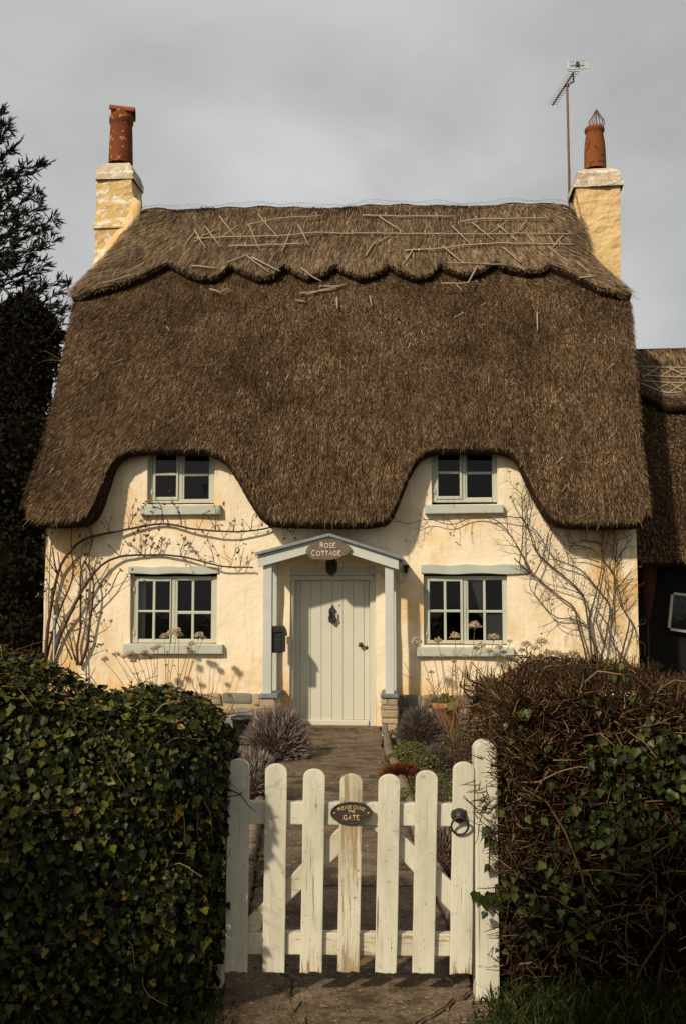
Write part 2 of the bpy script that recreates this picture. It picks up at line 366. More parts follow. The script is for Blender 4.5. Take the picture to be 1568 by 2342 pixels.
def strands(mb, P, Nn, D, L, W, lift, jit, mat, lean=0):
    n = len(P); S = norm(np.cross(D, Nn))
    lf = (lift[0] + (lift[1] - lift[0]) * rng.random(n))[:, None]; jt = rng.normal(0, jit, n)[:, None] + (lean if np.isscalar(lean) else np.asarray(lean)[:, None])
    d = norm(D + Nn * lf + S * jt)
    roll = norm(Nn + S * rng.normal(0, .55, n)[:, None])
    mb.blades(P - d * .03, d, roll, L[0] + (L[1] - L[0]) * rng.random(n), W[0] + (W[1] - W[0]) * rng.random(n), mat, .45)
mb = MB()
mb.grid(G, 0, True)
rim = []                                                            # the cut eave: round under and back to the wall
for j, u in enumerate(us):
    E = G[-1, j]; zt = E[2] + .02
    rim.append([E, E + (0, .02, -.05), E + (0, .09, -.075), np.array((E[0], -.10, E[2] - .05)), np.array((E[0], .06, zt))])
rim = np.array(rim).transpose(1, 0, 2); mb.grid(rim, 0, True)
TB = np.array([0, -.0, -.42])
for jj, sgn in ((0, 1), (NU - 1, -1)):                               # thick verge at each gable and back to the gable wall
    e = G[:, jj]; fk = np.clip((1 - ss) * 7, .12, 1)[:, None]; e2 = e + np.array((sgn * .03, .03, -.12)) * fk; e3 = e + np.array((sgn * .16, .10, -.30)) * fk; e4 = e + np.array((sgn * .5, .25, -.36)) * np.maximum(fk, .2)
    mb.grid(np.stack([e, e2, e3, e4]), 0, True)
Gb = G.copy(); Gb[..., 1] = 2 * YR - Gb[..., 1]
j_l = int(NU * .02)
back = np.array([[(lerp(XL[min(60, int(s * 60))], XR[min(60, int(s * 60))], u), 2 * YR - Lsec(s)[0], Lsec(s)[1]) for u in np.linspace(0, 1, 30)] for s in np.linspace(0, 1, 20)])
mb.grid(back, 0, True); mb.grid(np.stack([back[-1], back[-1] + (0, -.5, -.05)]), 0)
for k, sgn in ((0, 1), (29, -1)):
    e = back[:, k]; mb.grid(np.stack([e, e + (sgn * .16, -.1, -.3), e + (sgn * .5, -.2, -.36)]), 0)
    fr = np.array([[(XL if sgn > 0 else XR)[min(60, int(s * 60))], Lsec(s)[0], Lsec(s)[1]] for s in np.linspace(0, 1, 20)])[:8]
    mb.grid(np.stack([fr + (0, .02, -.03), (fr + e[:8]) / 2 + (0, 0, -.03), e[:8] + (0, -.02, -.03)]), 0)   # half hip round the chimney
    P, Nn, D, si, _ = sample(np.stack([fr, (fr + e[:8]) / 2, e[:8]]).transpose(1, 0, 2), np.tile(np.array((-.6 * sgn, 0, .8)), (8, 3, 1)), np.tile(np.array((-.8 * sgn, 0, -.6)), (8, 3, 1)), 1500)
    strands(mb, P, Nn, D, (.12, .25), (.008, .014), (.02, .2), .12, 1)
Pn, Nn, D, si, uj = sample(G, GN, GD, 270000)
cap_s = np.interp(uj, [0, .08, .24, .5, .76, .92, 1], [.24, .22, .17, .17, .17, .2, .24])
keep = si > cap_s - .04
Pn, Nn, D, si, uj = Pn[keep], Nn[keep], D[keep], si[keep], uj[keep]
lean = np.clip((uj - .3) / .3, -1, 0) * .55 * 1.0                      # combed out towards the left verge
strands(mb, Pn + Nn * (rng.random(len(Pn)) * .02)[:, None], Nn, D, (.03, .085), (.005, .010), (.06, .30), .15, 1, -lean)
k = rng.random(len(Pn)) < .06
strands(mb, Pn[k], Nn[k], D[k], (.08, .18), (.004, .008), (.05, .3), .3, 1, -lean[k])
re = np.stack([rim[0], rim[1], rim[2]]); rn = np.tile(np.array((0, -.8, -.6)), (3, NU, 1)); rd = np.tile(np.array((0, .35, -.93)), (3, NU, 1))
P2, N2, D2, _, _ = sample(re, rn, rd, 9000); strands(mb, P2 + (0, .02, .03), N2, D2, (.03, .075), (.008, .014), (0, .5), .2, 1)
re = np.stack([rim[2], rim[3]]); P2, N2, D2, _, _ = sample(re, np.tile(np.array((0, 0., -1.)), (2, NU, 1)), np.tile(np.array((0, -.9, -.3)), (2, NU, 1)), 6000); strands(mb, P2 + (0, .03, .02), N2, D2, (.04, .09), (.008, .014), (0, .4), .2, 1)
for jj, sgn in ((0, -1), (NU - 1, 1)):
    e = G[:, jj]; fk = np.clip((1 - ss) * 7, .12, 1)[:, None]; vg = np.stack([e, e + np.array((-sgn * .03, .03, -.12)) * fk, e + np.array((-sgn * .16, .10, -.30)) * fk]).transpose(1, 0, 2)
    P2, N2, D2, _, _ = sample(vg, np.tile(np.array((sgn * .9, 0., -.3)), (NS, 3, 1)), np.tile(np.array((sgn * .3, -.45, -.8)), (NS, 3, 1)), 5000)
    strands(mb, P2, N2, D2, (.06, .14), (.008, .014), (.05, .3), .2, 1)
# loose stalks lying on the slope
k = rng.choice(len(Pn), 42); strands(mb, Pn[k] + Nn[k] * .03, Nn[k], D[k], (.08, .2), (.009, .013), (.0, .12), .9, 2)
thatch = mb.build('thatch_roof', [MT['thatch_base'], MT['thatch'], MT['rod']], cot)

# ---- ridge cap, a second thick layer with a scalloped lower edge
NUc = 260; uc = np.linspace(0, 1, NUc); NC = 16; cap = []; capb = []
for u in uc:
    lo, hi = .02, .5; prev = None
    for s in np.linspace(.05, .45, 80):
        p = roofP(u, s); px, py = proj(l2w(p + np.array((0, -.10, .07))))
        if py > interp(px, CAPB): break
    se = s
    column = [roofP(u, t * se) for t in np.linspace(0, 1, NC)]
    cap.append(column)
cap = np.array(cap).transpose(1, 0, 2); cn = grid_normals(cap)
thick = np.array([.11 + .045 * (i / (NC - 1)) for i in range(NC)])[:, None, None]
thick = thick * (np.clip(np.minimum(uc, 1 - uc) / .03, .55, 1))[None, :, None]
capo = cap + cn * thick
capo[0, :, 2] += np.array([.02 * math.sin(x * 3) + .012 * math.sin(x * 11) for x in capo[0, :, 0]])
mb = MB(); mb.grid(capo, 0, True)
ed = norm(np.gradient(cap, axis=0))[-1]
mb.grid(np.stack([capo[-1], capo[-1] + ed * .03 - cn[-1] * .05, cap[-1] + ed * .02 - cn[-1] * .02]), 0, True)
mb.grid(np.stack([capo[0], capo[0] + (0, .16, .03), capo[0] + (0, .34, -.05), capo[0] + (0, .75, -.9)]), 0, True)
for jj in (0, NUc - 1): mb.grid(np.stack([capo[:, jj], cap[:, jj] - cn[:, jj] * .05]), 0, True)
cd = norm(np.gradient(capo, axis=0))
P, Nn, D, si, uj = sample(capo, cn, cd, 110000)
lean = np.clip((uj - .16) / .16, -1, 0) * .85 + np.clip((uj - .88) / .12, 0, 1) * .6
clen = np.interp(uj, uc, np.linalg.norm(np.diff(capo, axis=0), axis=2).sum(0))
for _k in range(4):
    sel = rng.integers(0, 4, len(P)) == _k; rem = (1 - si[sel]) * clen[sel]; lim = np.minimum(.10 + .06 * _k, rem + .02); q_ = np.nonzero(sel)[0]
    for lo_, hi_ in ((0, .05), (.05, .1), (.1, .16), (.16, .3)):
        z_ = q_[(lim > lo_) & (lim <= hi_)]
        if len(z_): strands(mb, P[z_], Nn[z_], D[z_], (max(.02, lo_ * .8), max(.03, hi_ * .95)), (.0045, .010), (.0, .15), .045, 1, -lean[z_])
re = np.stack([capo[-1], capo[-1] + ed * .03 - cn[-1] * .05]); P, Nn2, D2, _, _ = sample(re, np.stack([ed, ed]), np.stack([ed * .9 - cn[-1] * .2] * 2), 7000)
strands(mb, P - D2 * .02, norm(Nn2 + .2), D2, (.03, .075), (.008, .014), (-.1, .3), .25, 1)
re = np.stack([capo[0] + (0, -.02, -.02), capo[0] + (0, .10, .02)]); P, Nn2, D2, _, _ = sample(re, np.tile(np.array((0, -.4, .9)), (2, NUc, 1)), np.tile(np.array((0, .8, .25)), (2, NUc, 1)), 6000)
strands(mb, P, Nn2, -D2, (.05, .14), (.007, .011), (-.05, .12), .2, 1)
k = rng.random(len(P)) < .05; strands(mb, P[k], Nn2[k], D2[k], (.03, .08), (.007, .01), (.0, .6), .4, 1)
capo_obj = mb.build('ridge_cap', [MT['thatch_base'], MT['thatch_cap']], thatch)
# ---- hazel rods pegged on the thatch
def roofpt(px, py, off):
    best = None
    for s in np.linspace(0.0, .6, 260):
        y, z = Lsec(s); y -= off * .84; z += off * .55
        q = hat(px, py, y); z += (.02 + .15 * min(1, max(0, (3.6 - q.x) / 7))) * (1 - s) ** 3.5
        if best is None or abs(q.z - z) < best[0]: best = (abs(q.z - z), q)
    return best[1]
RODS = [[(525, 562), (600, 560), (665, 557), (697, 555)], [(445, 544), (500, 542), (550, 541), (650, 537), (735, 530), (784, 533), (860, 532), (934, 533), (1064, 534), (1184, 533), (1309, 534)], [(565, 514), (608, 505), (650, 497), (740, 492)], [(829, 492), (880, 492), (934, 494), (1041, 493)], [(1051, 507), (1109, 498), (1180, 499), (1259, 496)], [(924, 572), (1009, 567), (1060, 560), (1134, 555), (1220, 556), (1314, 559)], [(440, 607), (470, 610), (500, 611)], [(520, 599), (575, 579)], [(565, 584), (615, 622)], [(575, 587), (640, 619)], [(235, 647), (272, 637), (310, 624)], [(445, 524), (470, 567)], [(470, 517), (505, 564)], [(502, 492), (537, 539)], [(500, 519), (460, 541), (445, 554)], [(545, 514), (510, 539)], [(570, 514), (595, 572)], [(590, 489), (637, 544)], [(667, 524), (645, 574)], [(682, 512), (707, 559)], [(425, 557), (447, 527)], [(866, 494), (919, 529)], [(889, 539), (859, 557)], [(1034, 517), (1076, 559)], [(1079, 507), (1129, 549)], [(1161, 504), (1114, 537)], [(1204, 504), (1179, 534)], [(1269, 521), (1229, 532)], [(1136, 514), (1164, 534)], [(1169, 539), (1184, 554)], [(1204, 534), (1221, 557)], [(1011, 562), (1059, 602)], [(946, 567), (921, 604)], [(1256, 539), (1266, 559)], [(1286, 537), (1264, 564)], [(1251, 562), (1314, 609)], [(1314, 594), (1349, 624)], [(1091, 607), (1069, 647), (1009, 647)], [(1324, 634), (1364, 631)], [(1149, 564), (1191, 601)], [(836, 585), (850, 560), (862, 548)], [(1160, 604), (1105, 602), (1020, 600)], [(730, 654), (780, 652)], [(685, 669), (735, 664), (770, 660)], [(770, 680), (772, 705)], [(845, 675), (850, 700)], [(1228, 712), (1228, 755)], [(690, 612), (715, 632), (735, 642)], [(480, 660), (505, 668), (520, 658)], [(700, 690), (676, 684)], [(790, 650), (700, 672)]]
for tr in RODS:
    low = all(interp(p[0], CAPB) < p[1] + 4 for p in tr)
    dense = []
    for a, b in zip(tr[:-1], tr[1:]):
        n = max(2, int(math.dist(a, b) / 18))
        dense += [(lerp(a[0], b[0], t / n), lerp(a[1], b[1], t / n)) for t in range(n)]
    dense.append(tr[-1])
    pts = [roofpt(px + random.uniform(-.7, .7), py + random.uniform(-1, 1), .075 if low else .185) for px, py in dense]
    m = MB(); w = random.uniform(.010, .015); m.tube(pts, w, w * .75, 5)
    if len(dense) > 8:
        for q in range(2, len(pts) - 1, 3): m.tube([pts[q] + Vector((random.uniform(-.02, .02), -.015, .05)), pts[q] + Vector((.02, -.015, -.06))], .008, .006, 4)
    m.build('hazel_rod', MT['rod'], thatch)
# ---- wire netting standing off the ridge and verges
m = MB(); pr = []
def net(path, out, h):
    pts = [np.array(p) for p in path]
    for i in range(len(pts) - 1):
        n = max(1, int(np.linalg.norm(pts[i + 1] - pts[i]) / .055))
        for q in range(n):
            a = lerp(pts[i], pts[i + 1], q / n); b = lerp(pts[i], pts[i + 1], (q + 1) / n); o = np.array(out)
            hh = h * (.7 + .5 * math.sin(a[0] * 4.1 + i) ** 2)
            for p0, p1 in ((a, a + o * hh * .5), (a + o * hh * .5, lerp(a, b, .5) + o * hh * .75), (lerp(a, b, .5) + o * hh * .75, b + o * hh * .5), (lerp(a, b, .5) + o * hh * .75, lerp(a, b, .5) + o * hh * 1.05)):
                m.tube([p0, p1], .0022, n=3, cap=False)
        a = pts[i]; 
    m.tube([p + np.array(out) * h * (.85 + .25 * math.sin(p[0] * 6.1)) for p in pts], .003, n=3, cap=False)
net([capo[0, j] + (0, .05, .01) for j in range(3, NUc - 3, 4)], (0, 0, 1), .085)
net([G[i, 0] for i in range(14, 28, 3)], (-1, 0, .1), .05)
net([G[i, NU - 1] for i in range(14, 28, 3)], (1, 0, .1), .05)
m.build('wire_netting', MT['galv'], thatch)

# ---- walls
def rect(x0, x1, y0, y1, yl=0):
    c = hat((x0 + x1) / 2, y0, yl); d = hat((x0 + x1) / 2, y1, yl)
    return hat(x0, (y0 + y1) / 2, yl).x, hat(x1, (y0 + y1) / 2, yl).x, d.z, c.z   # x0,x1,zbottom,ztop
OPEN = {'ul': rect(338, 491, 1010, 1153), 'ur': rect(986, 1136, 1010, 1153), 'll': rect(298, 497, 1312, 1472), 'lr': rect(968, 1159, 1312, 1475), 'door': rect(663, 859, 1297, 1666)}
WL = hat(101, 1400, 0).x; WR = hat(1458, 1400, 0).x
def wall_top(x):
    px, _ = proj(l2w((x, 0, 2.6))); py = interp(px, EAVE)
    return max(hat(px, py, YE + .24 * min(1, max(0, (1190 - py) / 165))).z + .12, zE0 + .1)
xs = sorted(set([round(v, 4) for v in np.linspace(WL, WR, 90)] + [round(v, 4) for o in OPEN.values() for v in o[:2]]))
zs = sorted(set([round(v, 4) for v in np.linspace(-.1, 3.95, 54)] + [round(v, 4) for o in OPEN.values() for v in o[2:]]))
def wob(x, z): return .012 * math.sin(x * 2.3 + z * 1.7) + .008 * math.sin(x * 5.1 - z * 4.3 + 1) + .004 * math.sin(x * 13 + z * 11)
mb = MB(); idx = {}; V = []; Fc = []
def vid(x, z):
    if (x, z) not in idx: idx[(x, z)] = len(V); V.append((x, wob(x, z) - .012, z))
    return idx[(x, z)]
for i in range(len(xs) - 1):
    for j in range(len(zs) - 1):
        mx, mz = (xs[i] + xs[i + 1]) / 2, (zs[j] + zs[j + 1]) / 2
        if mz > wall_top(mx) or any(o[0] < mx < o[1] and o[2] < mz < o[3] for o in OPEN.values()): continue
        Fc.append([vid(xs[i], zs[j]), vid(xs[i + 1], zs[j]), vid(xs[i + 1], zs[j + 1]), vid(xs[i], zs[j + 1])])
mb.add(V, Fc, 0, True)
for o in OPEN.values():                                            # splayed plaster reveals
    x0, x1, z0, z1 = o; d = .16
    for (a, b) in (((x0, z0), (x0, z1)), ((x0, z1), (x1, z1)), ((x1, z1), (x1, z0)), ((x1, z0), (x0, z0))):
        P = []
        for t in np.linspace(0, 1, 9):
            x = lerp(a[0], b[0], t); z = lerp(a[1], b[1], t); P.append([(x, wob(x, z) - .012, z), (x, .05, z), (x, d, z)])
        mb.grid(np.array(P), 0, True)
yb = 2 * YR
for x, sg in ((WL, 1), (WR, -1)):                                  # gable walls and the back
    g = [(x, -.012, -.1), (x, yb, -.1), (x, yb, zE0), (x + .0 * sg, YR, zR0 - 1.75), (x, -.012, zE0 + .1)]
    mb.add(g, [[0, 1, 2, 3, 4][::sg]], 0); 
mb.add([(WL, yb, -.1), (WR, yb, -.1), (WR, yb, zE0 + .1), (WL, yb, zE0 + .1)], [[0, 1, 2, 3]], 0)
mb.build('wall', MT['plaster'], cot)
mb = MB(); mb.box(WL + .2, WR - .2, 1.7, 1.8, 0, 4.2, 0); mb.box(WL + .2, WR - .2, .3, 1.69, 2.32, 2.36, 0); mb.box(WL + .2, WR - .2, .3, 1.69, .01, .03, 0)  # near-black backing, ceiling and floor added so the rooms read as unlit
mb.build('dark_room_backing', MT['dark'], cot)
# corner bead of lime at both ends of the front
# ---- stone plinth
mb = MB(); zt = hat(560, 1584, -.05).z
def course(x0, x1, z0, z1, yl):
    x = x0
    while x < x1 - .05:
        w = min(random.uniform(.18, .42), x1 - x)
        if x1 - x - w < .08: w = x1 - x
        mb.box(x + .012, x + w - .012, yl - random.uniform(.0, .025), yl + .12, z0 + .01 + random.uniform(0, .008), z1 - .01 - random.uniform(0, .012), .032, 0, jit=.018); x += w
for xa, xb in ((WL - .03, OPEN['door'][0] - .36), (OPEN['door'][1] + .30, WR + .03)):
    course(xa, xb, -.08, .14, -.085); course(xa, xb, .14, zt * .62, -.08); course(xa, xb, zt * .62, zt, -.075)
    mb.box(xa, xb, -.055, .0, -.1, zt - .015, .01, 1); mb.build('stone_plinth', [MT['stone'], MT['mortar']], cot); mb = MB()
# ---- windows
def bar(mb, x0, x1, y0, y1, yl, dep, bev=.006, mat=0):
    a = rect(x0, x1, y0, y1, yl); mb.box(a[0], a[1], yl, yl + dep, a[2], a[3], bev, mat)
def window(outer, sashes, sill, lintel, label, hinges):
    fy = .055; x0, x1, y0, y1 = outer; fw = 11
    f = MB(); ymul = [s for s in sashes]
    bar(f, x0, x0 + fw, y0, y1, fy, .09); bar(f, x1 - fw, x1, y0, y1, fy, .09)
    bar(f, x0 + fw, x1 - fw, y0, y0 + 9, fy + .003, .085); bar(f, x0 + fw, x1 - fw, y1 - 9, y1, fy + .003, .085)
    mid0, mid1 = sashes[0]['box'][1] + .5, sashes[1]['box'][0] - .5
    bar(f, mid0, mid1, y0 + 9, y1 - 9, fy + .006, .08)
    w = f.build('window', MT['trim'], cot); tag(w, label)
    for sd in sashes:
        s = MB(); bx0, bx1, by0, by1 = sd['box']; off = -.014 if sd.get('open') else .012
        p = sd['panes']; yl = fy + off
        bar(s, bx0, p[0][0], by0, by1, yl, .04); bar(s, p[-1][1], bx1, by0, by1, yl, .04)
        bar(s, p[0][0], p[-1][1], by0, sd['rows'][0][0], yl + .002, .038); bar(s, p[0][0], p[-1][1], sd['rows'][-1][1], by1, yl + .002, .038)
        for a, b in zip(p[:-1], p[1:]): bar(s, a[1], b[0], sd['rows'][0][0], sd['rows'][-1][1], yl + .006, .03, .008)
        for a, b in zip(sd['rows'][:-1], sd['rows'][1:]):
            bar(s, p[0][0], p[-1][1], a[1], b[0], yl + .004, .033, .008)
        s.build('casement', MT['trim'], w)
        g = MB(); a = rect(p[0][0], p[-1][1], sd['rows'][0][0], sd['rows'][-1][1], yl + .02)
        g.add([(a[0], yl + .02, a[2]), (a[1], yl + .02, a[2]), (a[1], yl + .02, a[3]), (a[0], yl + .02, a[3])], [[0, 1, 2, 3]], 0); g.build('pane', MT['glass'], w)
    s = MB(); a = rect(*sill, -.10); zz = rect(sill[0], sill[1], sill[2], sill[3], -.10)
    s.prism([(-.0, 0)] and [(a[0], a[2]), (a[1], a[2] + .006), (a[1] - .003, a[3]), (a[0] + .004, a[3] + .004)], -.10, .10, .012)
    s.build('sill', MT['sill'], w)
    if lintel:
        s = MB(); a = rect(*lintel, -.045); n = 14; top = [(lerp(a[0], a[1], i / n), a[3] + .012 * math.sin(i * 1.3) * .6) for i in range(n + 1)]; bot = [(lerp(a[0], a[1], i / n), a[2] + .008 * math.sin(i * .9 + 1)) for i in range(n + 1)]
        s.prism(bot + top[::-1], -.045, .06, .01); s.build('lintel', MT['sill'], w)
    for hx, hy in hinges:
        s = MB(); bar(s, hx - 1.6, hx + 1.6, hy - 7, hy + 7, fy - .02, .03, .004); bar(s, hx - 3, hx + 3, hy - 2, hy + 2, fy - .026, .02, .003); s.build('hinge', MT['sill'], w)
    return w
window((338, 491, 1012, 1150), [{'box': (350, 408, 1014, 1143), 'panes': [(356, 403)], 'rows': [(1018, 1081), (1087, 1136)], 'open': 1}, {'box': (418, 482, 1016, 1145), 'panes': [(422, 478)], 'rows': [(1020, 1082), (1088, 1141)]}], (319, 503, 1155, 1177), None, 'upper left window half tucked under the thatch', [(347, 1125)])
window((986, 1136, 1012, 1148), [{'box': (996, 1056, 1014, 1141), 'panes': [(1001, 1050)], 'rows': [(1018, 1077), (1083, 1134)], 'open': 1}, {'box': (1064, 1128, 1016, 1143), 'panes': [(1067, 1124)], 'rows': [(1020, 1078), (1084, 1137)]}], (971, 1151, 1154, 1174), None, 'upper right window half tucked under the thatch', [(993, 1122)])
window((299, 497, 1318, 1470), [{'box': (310, 391, 1322, 1470), 'panes': [(316, 349), (355, 388)], 'rows': [(1329, 1395), (1400, 1464)], 'open': 1}, {'box': (401, 488, 1322, 1471), 'panes': [(406, 438), (444, 483)], 'rows': [(1327, 1397), (1404, 1468)]}], (280, 509, 1474, 1496), (293, 499, 1295, 1312), 'lower left window of eight panes', [(306, 1348), (306, 1447)])
window((968, 1159, 1317, 1473), [{'box': (977, 1058, 1320, 1471), 'panes': [(982, 1014), (1020, 1052)], 'rows': [(1329, 1394), (1400, 1464)], 'open': 1}, {'box': (1066, 1152, 1320, 1472), 'panes': [(1070, 1104), (1110, 1148)], 'rows': [(1326, 1395), (1401, 1468)]}], (952, 1175, 1481, 1502), (962, 1209, 1291, 1312), 'lower right window of eight panes', [(974, 1349), (974, 1449)])
s = MB(); bar(s, 313, 334, 1320, 1398, .15, .02); bar(s, 313, 332, 1400, 1472, .15, .02); bar(s, 320, 330, 1332, 1390, .146, .02); bar(s, 320, 329, 1406, 1462, .146, .02); s.build('inside_shutter', MT['shutter'], cot)
a = rect(1107, 1152, 1404, 1474, .125); P = np.array([[(lerp(a[0], a[1], u), .125 + .3 * .02 * math.sin(u * 40), z) for u in np.linspace(0, 1, 60)] for z in np.linspace(a[2], a[3], 3)]); tag(MB().grid(P).build('curtain', MT['curtain'], cot))
pts0 = [(1075, 1326), (1090, 1326), (1104, 1395), (1104, 1380)]
P = []
for t in np.linspace(0, 1, 14):
    A = hat(lerp(1070, 1098, t), lerp(1318, 1412, t ** 1.3), .15); B = hat(1108, lerp(1320, 1412, t), .15); P.append([A + (B - A) * q + Vector((0, .02 * math.sin(q * 24 + t * 2), 0)) for q in np.linspace(0, 1, 24)])
MB().grid(np.array(P)).build('curtain', MT['curtain'], cot)

# ---- door
dw = MB(); dy = .10
bar(dw, 663, 673, 1316, 1664, .03, .12); bar(dw, 845, 859, 1316, 1664, .03, .12); bar(dw, 673, 845, 1316, 1326, .033, .12); bar(dw, 661, 860, 1297, 1315.4, .012, .14)
bar(dw, 669, 673, 1322, 1663, .08, .03, .004); bar(dw, 845, 849, 1322, 1663, .08, .03, .004)
door = dw.build('door', MT['door'], cot); tag(door, 'sage green plank front door')
gx = [673, 687, 711, 735, 759.5, 783.5, 807.5, 832, 845]
pl = MB()
for a, b in zip(gx[:-1], gx[1:]): bar(pl, a + .35, b - .35, 1326.5, 1646, dy, .04, .007)
bar(pl, 673, 845, 1326, 1650, dy + .012, .03, 0)
bar(pl, 687, 843, 1646.5, 1661, dy - .03, .05, .012); pl.build('planks', MT['door'], door)
kn = MB()
prof = [(0, 1381), (1.2, 1384), (2.4, 1388), (5.5, 1391), (7.6, 1394), (7.8, 1397), (5, 1397.5), (4.4, 1401), (4.6, 1408), (5.5, 1412), (8.5, 1413), (8.3, 1416), (6.5, 1417), (10, 1418.5), (8, 1420.5), (3.4, 1422), (1.6, 1424), (0, 1427)]
oc = [hat(759.7 + a, b, dy - .02) for a, b in prof] + [hat(759.7 - a, b, dy - .02) for a, b in prof[-2:0:-1]]
kn.prism([(p.x, p.z) for p in oc], dy - .035, dy, .004)
kn.tube([hat(759.7 - 6, 1397, dy - .06), hat(759.7 - 5.4, 1408, dy - .07), hat(759.7 - 8, 1414, dy - .07), hat(759.7, 1419, dy - .075), hat(759.7 + 8, 1414, dy - .07), hat(759.7 + 5.4, 1408, dy - .07), hat(759.7 + 6, 1397, dy - .06)], .012, .012, 8)
kn.lathe([(0, -.028), (.02, -.02), (.028, 0), (.02, .02), (0, .028)], hat(759.7, 1419, dy - .07), 12); kn.build('knocker', MT['iron'], door)
T90 = Matrix.Rotation(R(90), 3, 'X')
k2 = MB(); k2.lathe([(.0, .075), (.018, .073), (.030, .062), (.032, .05), (.024, .036), (.012, .03), (.012, .012), (.026, .008), (.028, 0)], hat(825, 1474, dy), 20, tilt=T90); k2.build('door_knob', MT['iron'], door)
k3 = MB(); k3.lathe([(.0, .012), (.010, .012), (.016, .008), (.018, 0)], hat(838, 1481, dy), 16, tilt=Matrix.Diagonal((1, 1, 1.4)) @ T90); k3.build('keyhole_cover', MT['iron'], door)
k4 = MB(); k4.lathe([(0, .004), (.006, .004), (.007, .007), (.013, .006), (.014, 0)], hat(775.7, 1384, dy), 16, tilt=T90); k4.build('spy_hole', MT['galv'], door)
# ---- porch
PF = -.55
pm = MB()
def slope(mb, pxs, yl0, yl1, mat=0):                                # polygon in picture pixels on plane yl0, pushed back to yl1
    pp = [hat(x, y, yl0) for x, y in pxs]; mb.prism([(p.x, p.z) for p in pp], yl0, yl1, .005, mat)
slope(pm, [(590, 1270), (752, 1226), (752, 1252), (590, 1297)], PF - .05, PF - .01)
slope(pm, [(752, 1226), (911, 1276), (911, 1302.5), (752, 1252)], PF - .05, PF - .01)
slope(pm, [(596, 1272), (752, 1230), (752, 1238), (596, 1281)], PF, -.02); slope(pm, [(752, 1230), (906, 1278), (906, 1287), (752, 1238)], PF, -.02)
porch = pm.build('porch', MT['post'], cot); tag(porch, 'small gabled porch on four posts over the door')
def lead(pxs): 
    q = MB(); slope(q, pxs, PF - .10, -.015); return q
q = lead([(583, 1263), (752.5, 1219), (752.5, 1226), (583.5, 1270)]); slope(q, [(752.8, 1219), (919, 1272), (918, 1279), (752.8, 1226)], PF - .10, -.015)
for px, py in ((599, 1262.5), (630, 1254), (660, 1246.5), (687, 1239), (715, 1232), (775, 1228), (804, 1237), (840, 1248.5), (876, 1260), (912, 1271)):
    q.lathe([(0, .006), (.006, .004), (.010, 0)], hat(px, py + 2.5, PF - .10), 8, tilt=T90)
q.build('lead_roof', MT['lead'], porch)
def post(x0, x1, y0, y1, yl, d):
    q = MB(); bar(q, x0, x1, y0, y1, yl, d, .006); q.build('post', MT['post'], porch)
post(601, 621, 1290, 1588, PF, .10); post(622.5, 633, 1284, 1580, -.13, .09)
post(880, 899.7, 1294, 1588, PF, .10); post(893, 905, 1286, 1580, -.13, .09)
for (x0, x1, yt, rows) in ((593, 636, 1586.5, [(1598, 1622, 594, 628), (1623, 1650, 592, 630), (1651, 1676, 593, 629)]), (868, 911, 1587, [(1598, 1613, 870, 909), (1614.5, 1623, 869, 908), (1624.5, 1642, 870, 909), (1643.5, 1656, 870, 909), (1657, 1678, 872, 907)])):
    q = MB()
    for y0, y1, a, b in rows:
        if b - a > 36 and random.random() < .3 or y1 > 1660:
            mdl = (a + b) / 2 + random.uniform(-4, 4); 
            for aa, bb in ((a, mdl - .7), (mdl + .7, b)):
                r = rect(aa, bb, y0, y1, PF - .05); q.box(r[0], r[1], PF - .05, -.02, r[2], r[3], .016, 0, jit=.006)
        else:
            r = rect(a, b, y0, y1, PF - .05); q.box(r[0], r[1], PF - .05, -.02, r[2], r[3], .016, 0, jit=.006)
    r = rect(x0 + 4, x1 - 6, 1597, 1680, PF - .03); q.box(r[0], r[1], PF - .03, -.03, -.05, r[3], .006, 1)
    r = rect(x0, x1 - 1, yt, 1597, PF - .07); q.box(r[0], r[1], PF - .07, -.02, r[2], r[3], .012, 2, jit=.006)
    q.build('stone_base', [MT['stone'], MT['mortar'], MT['slate']], porch)
# ---- chimneys
def stack(levels, depth0, depth, name_mat, seed):
    """levels: list of (py, pxl, pxr, grow) front face in pixels, grow pushes the face forward"""
    mb = MB(); prev = None; rings = []
    for py, xl, xr, g in levels:
        y0 = depth0 - g; a = hat(xl, py, y0); b = hat(xr, py, y0); z = (a.z + b.z) / 2; y1 = depth0 + depth + g
        ring = []
        for (p0, p1) in (((a.x, y0), (b.x, y0)), ((b.x, y0), (b.x, y1)), ((b.x, y1), (a.x, y1)), ((a.x, y1), (a.x, y0))):
            for t in range(8):
                x = lerp(p0[0], p1[0], t / 8); y = lerp(p0[1], p1[1], t / 8)
                w = .022 * mnoise.noise(Vector((x * 3 + seed, y * 3, z * 4))) + .016 * mnoise.noise(Vector((x * 8, y * 8 + seed, z * 12))) + .004 * (math.sin(z * 84) > .75)
                ring.append((x + w * (.7 if y1 > y > y0 else .6), y + w, z))
        rings.append(ring)
    P = np.array(rings + [])
    P = np.concatenate([P, P[:, :1]], 1); mb.grid(P, 0, False)
    mb.add(rings[-1], [list(range(32))], 0); return mb
def dense(lv):
    out = []
    for a, b in zip(lv[:-1], lv[1:]):
        n = max(1, int(abs(a[0] - b[0]) / 7))
        out += [tuple(lerp(a[k], b[k], t / n) for k in range(4)) for t in range(n)]
    return out + [lv[-1]]
C0, CD = 2.72, .58
ch = stack(dense([(760, 212, 300, 0), (640, 213, 300, 0), (521, 217, 301, 0), (520, 214, 302, .03), (506, 214, 302, .03), (505, 218.5, 301.5, 0), (409, 219, 302, 0)]), C0, CD, None, 1).build('chimney', MT['chimney'], cot)
tag(ch, 'left chimney with flaking limewash and a lichened pot')
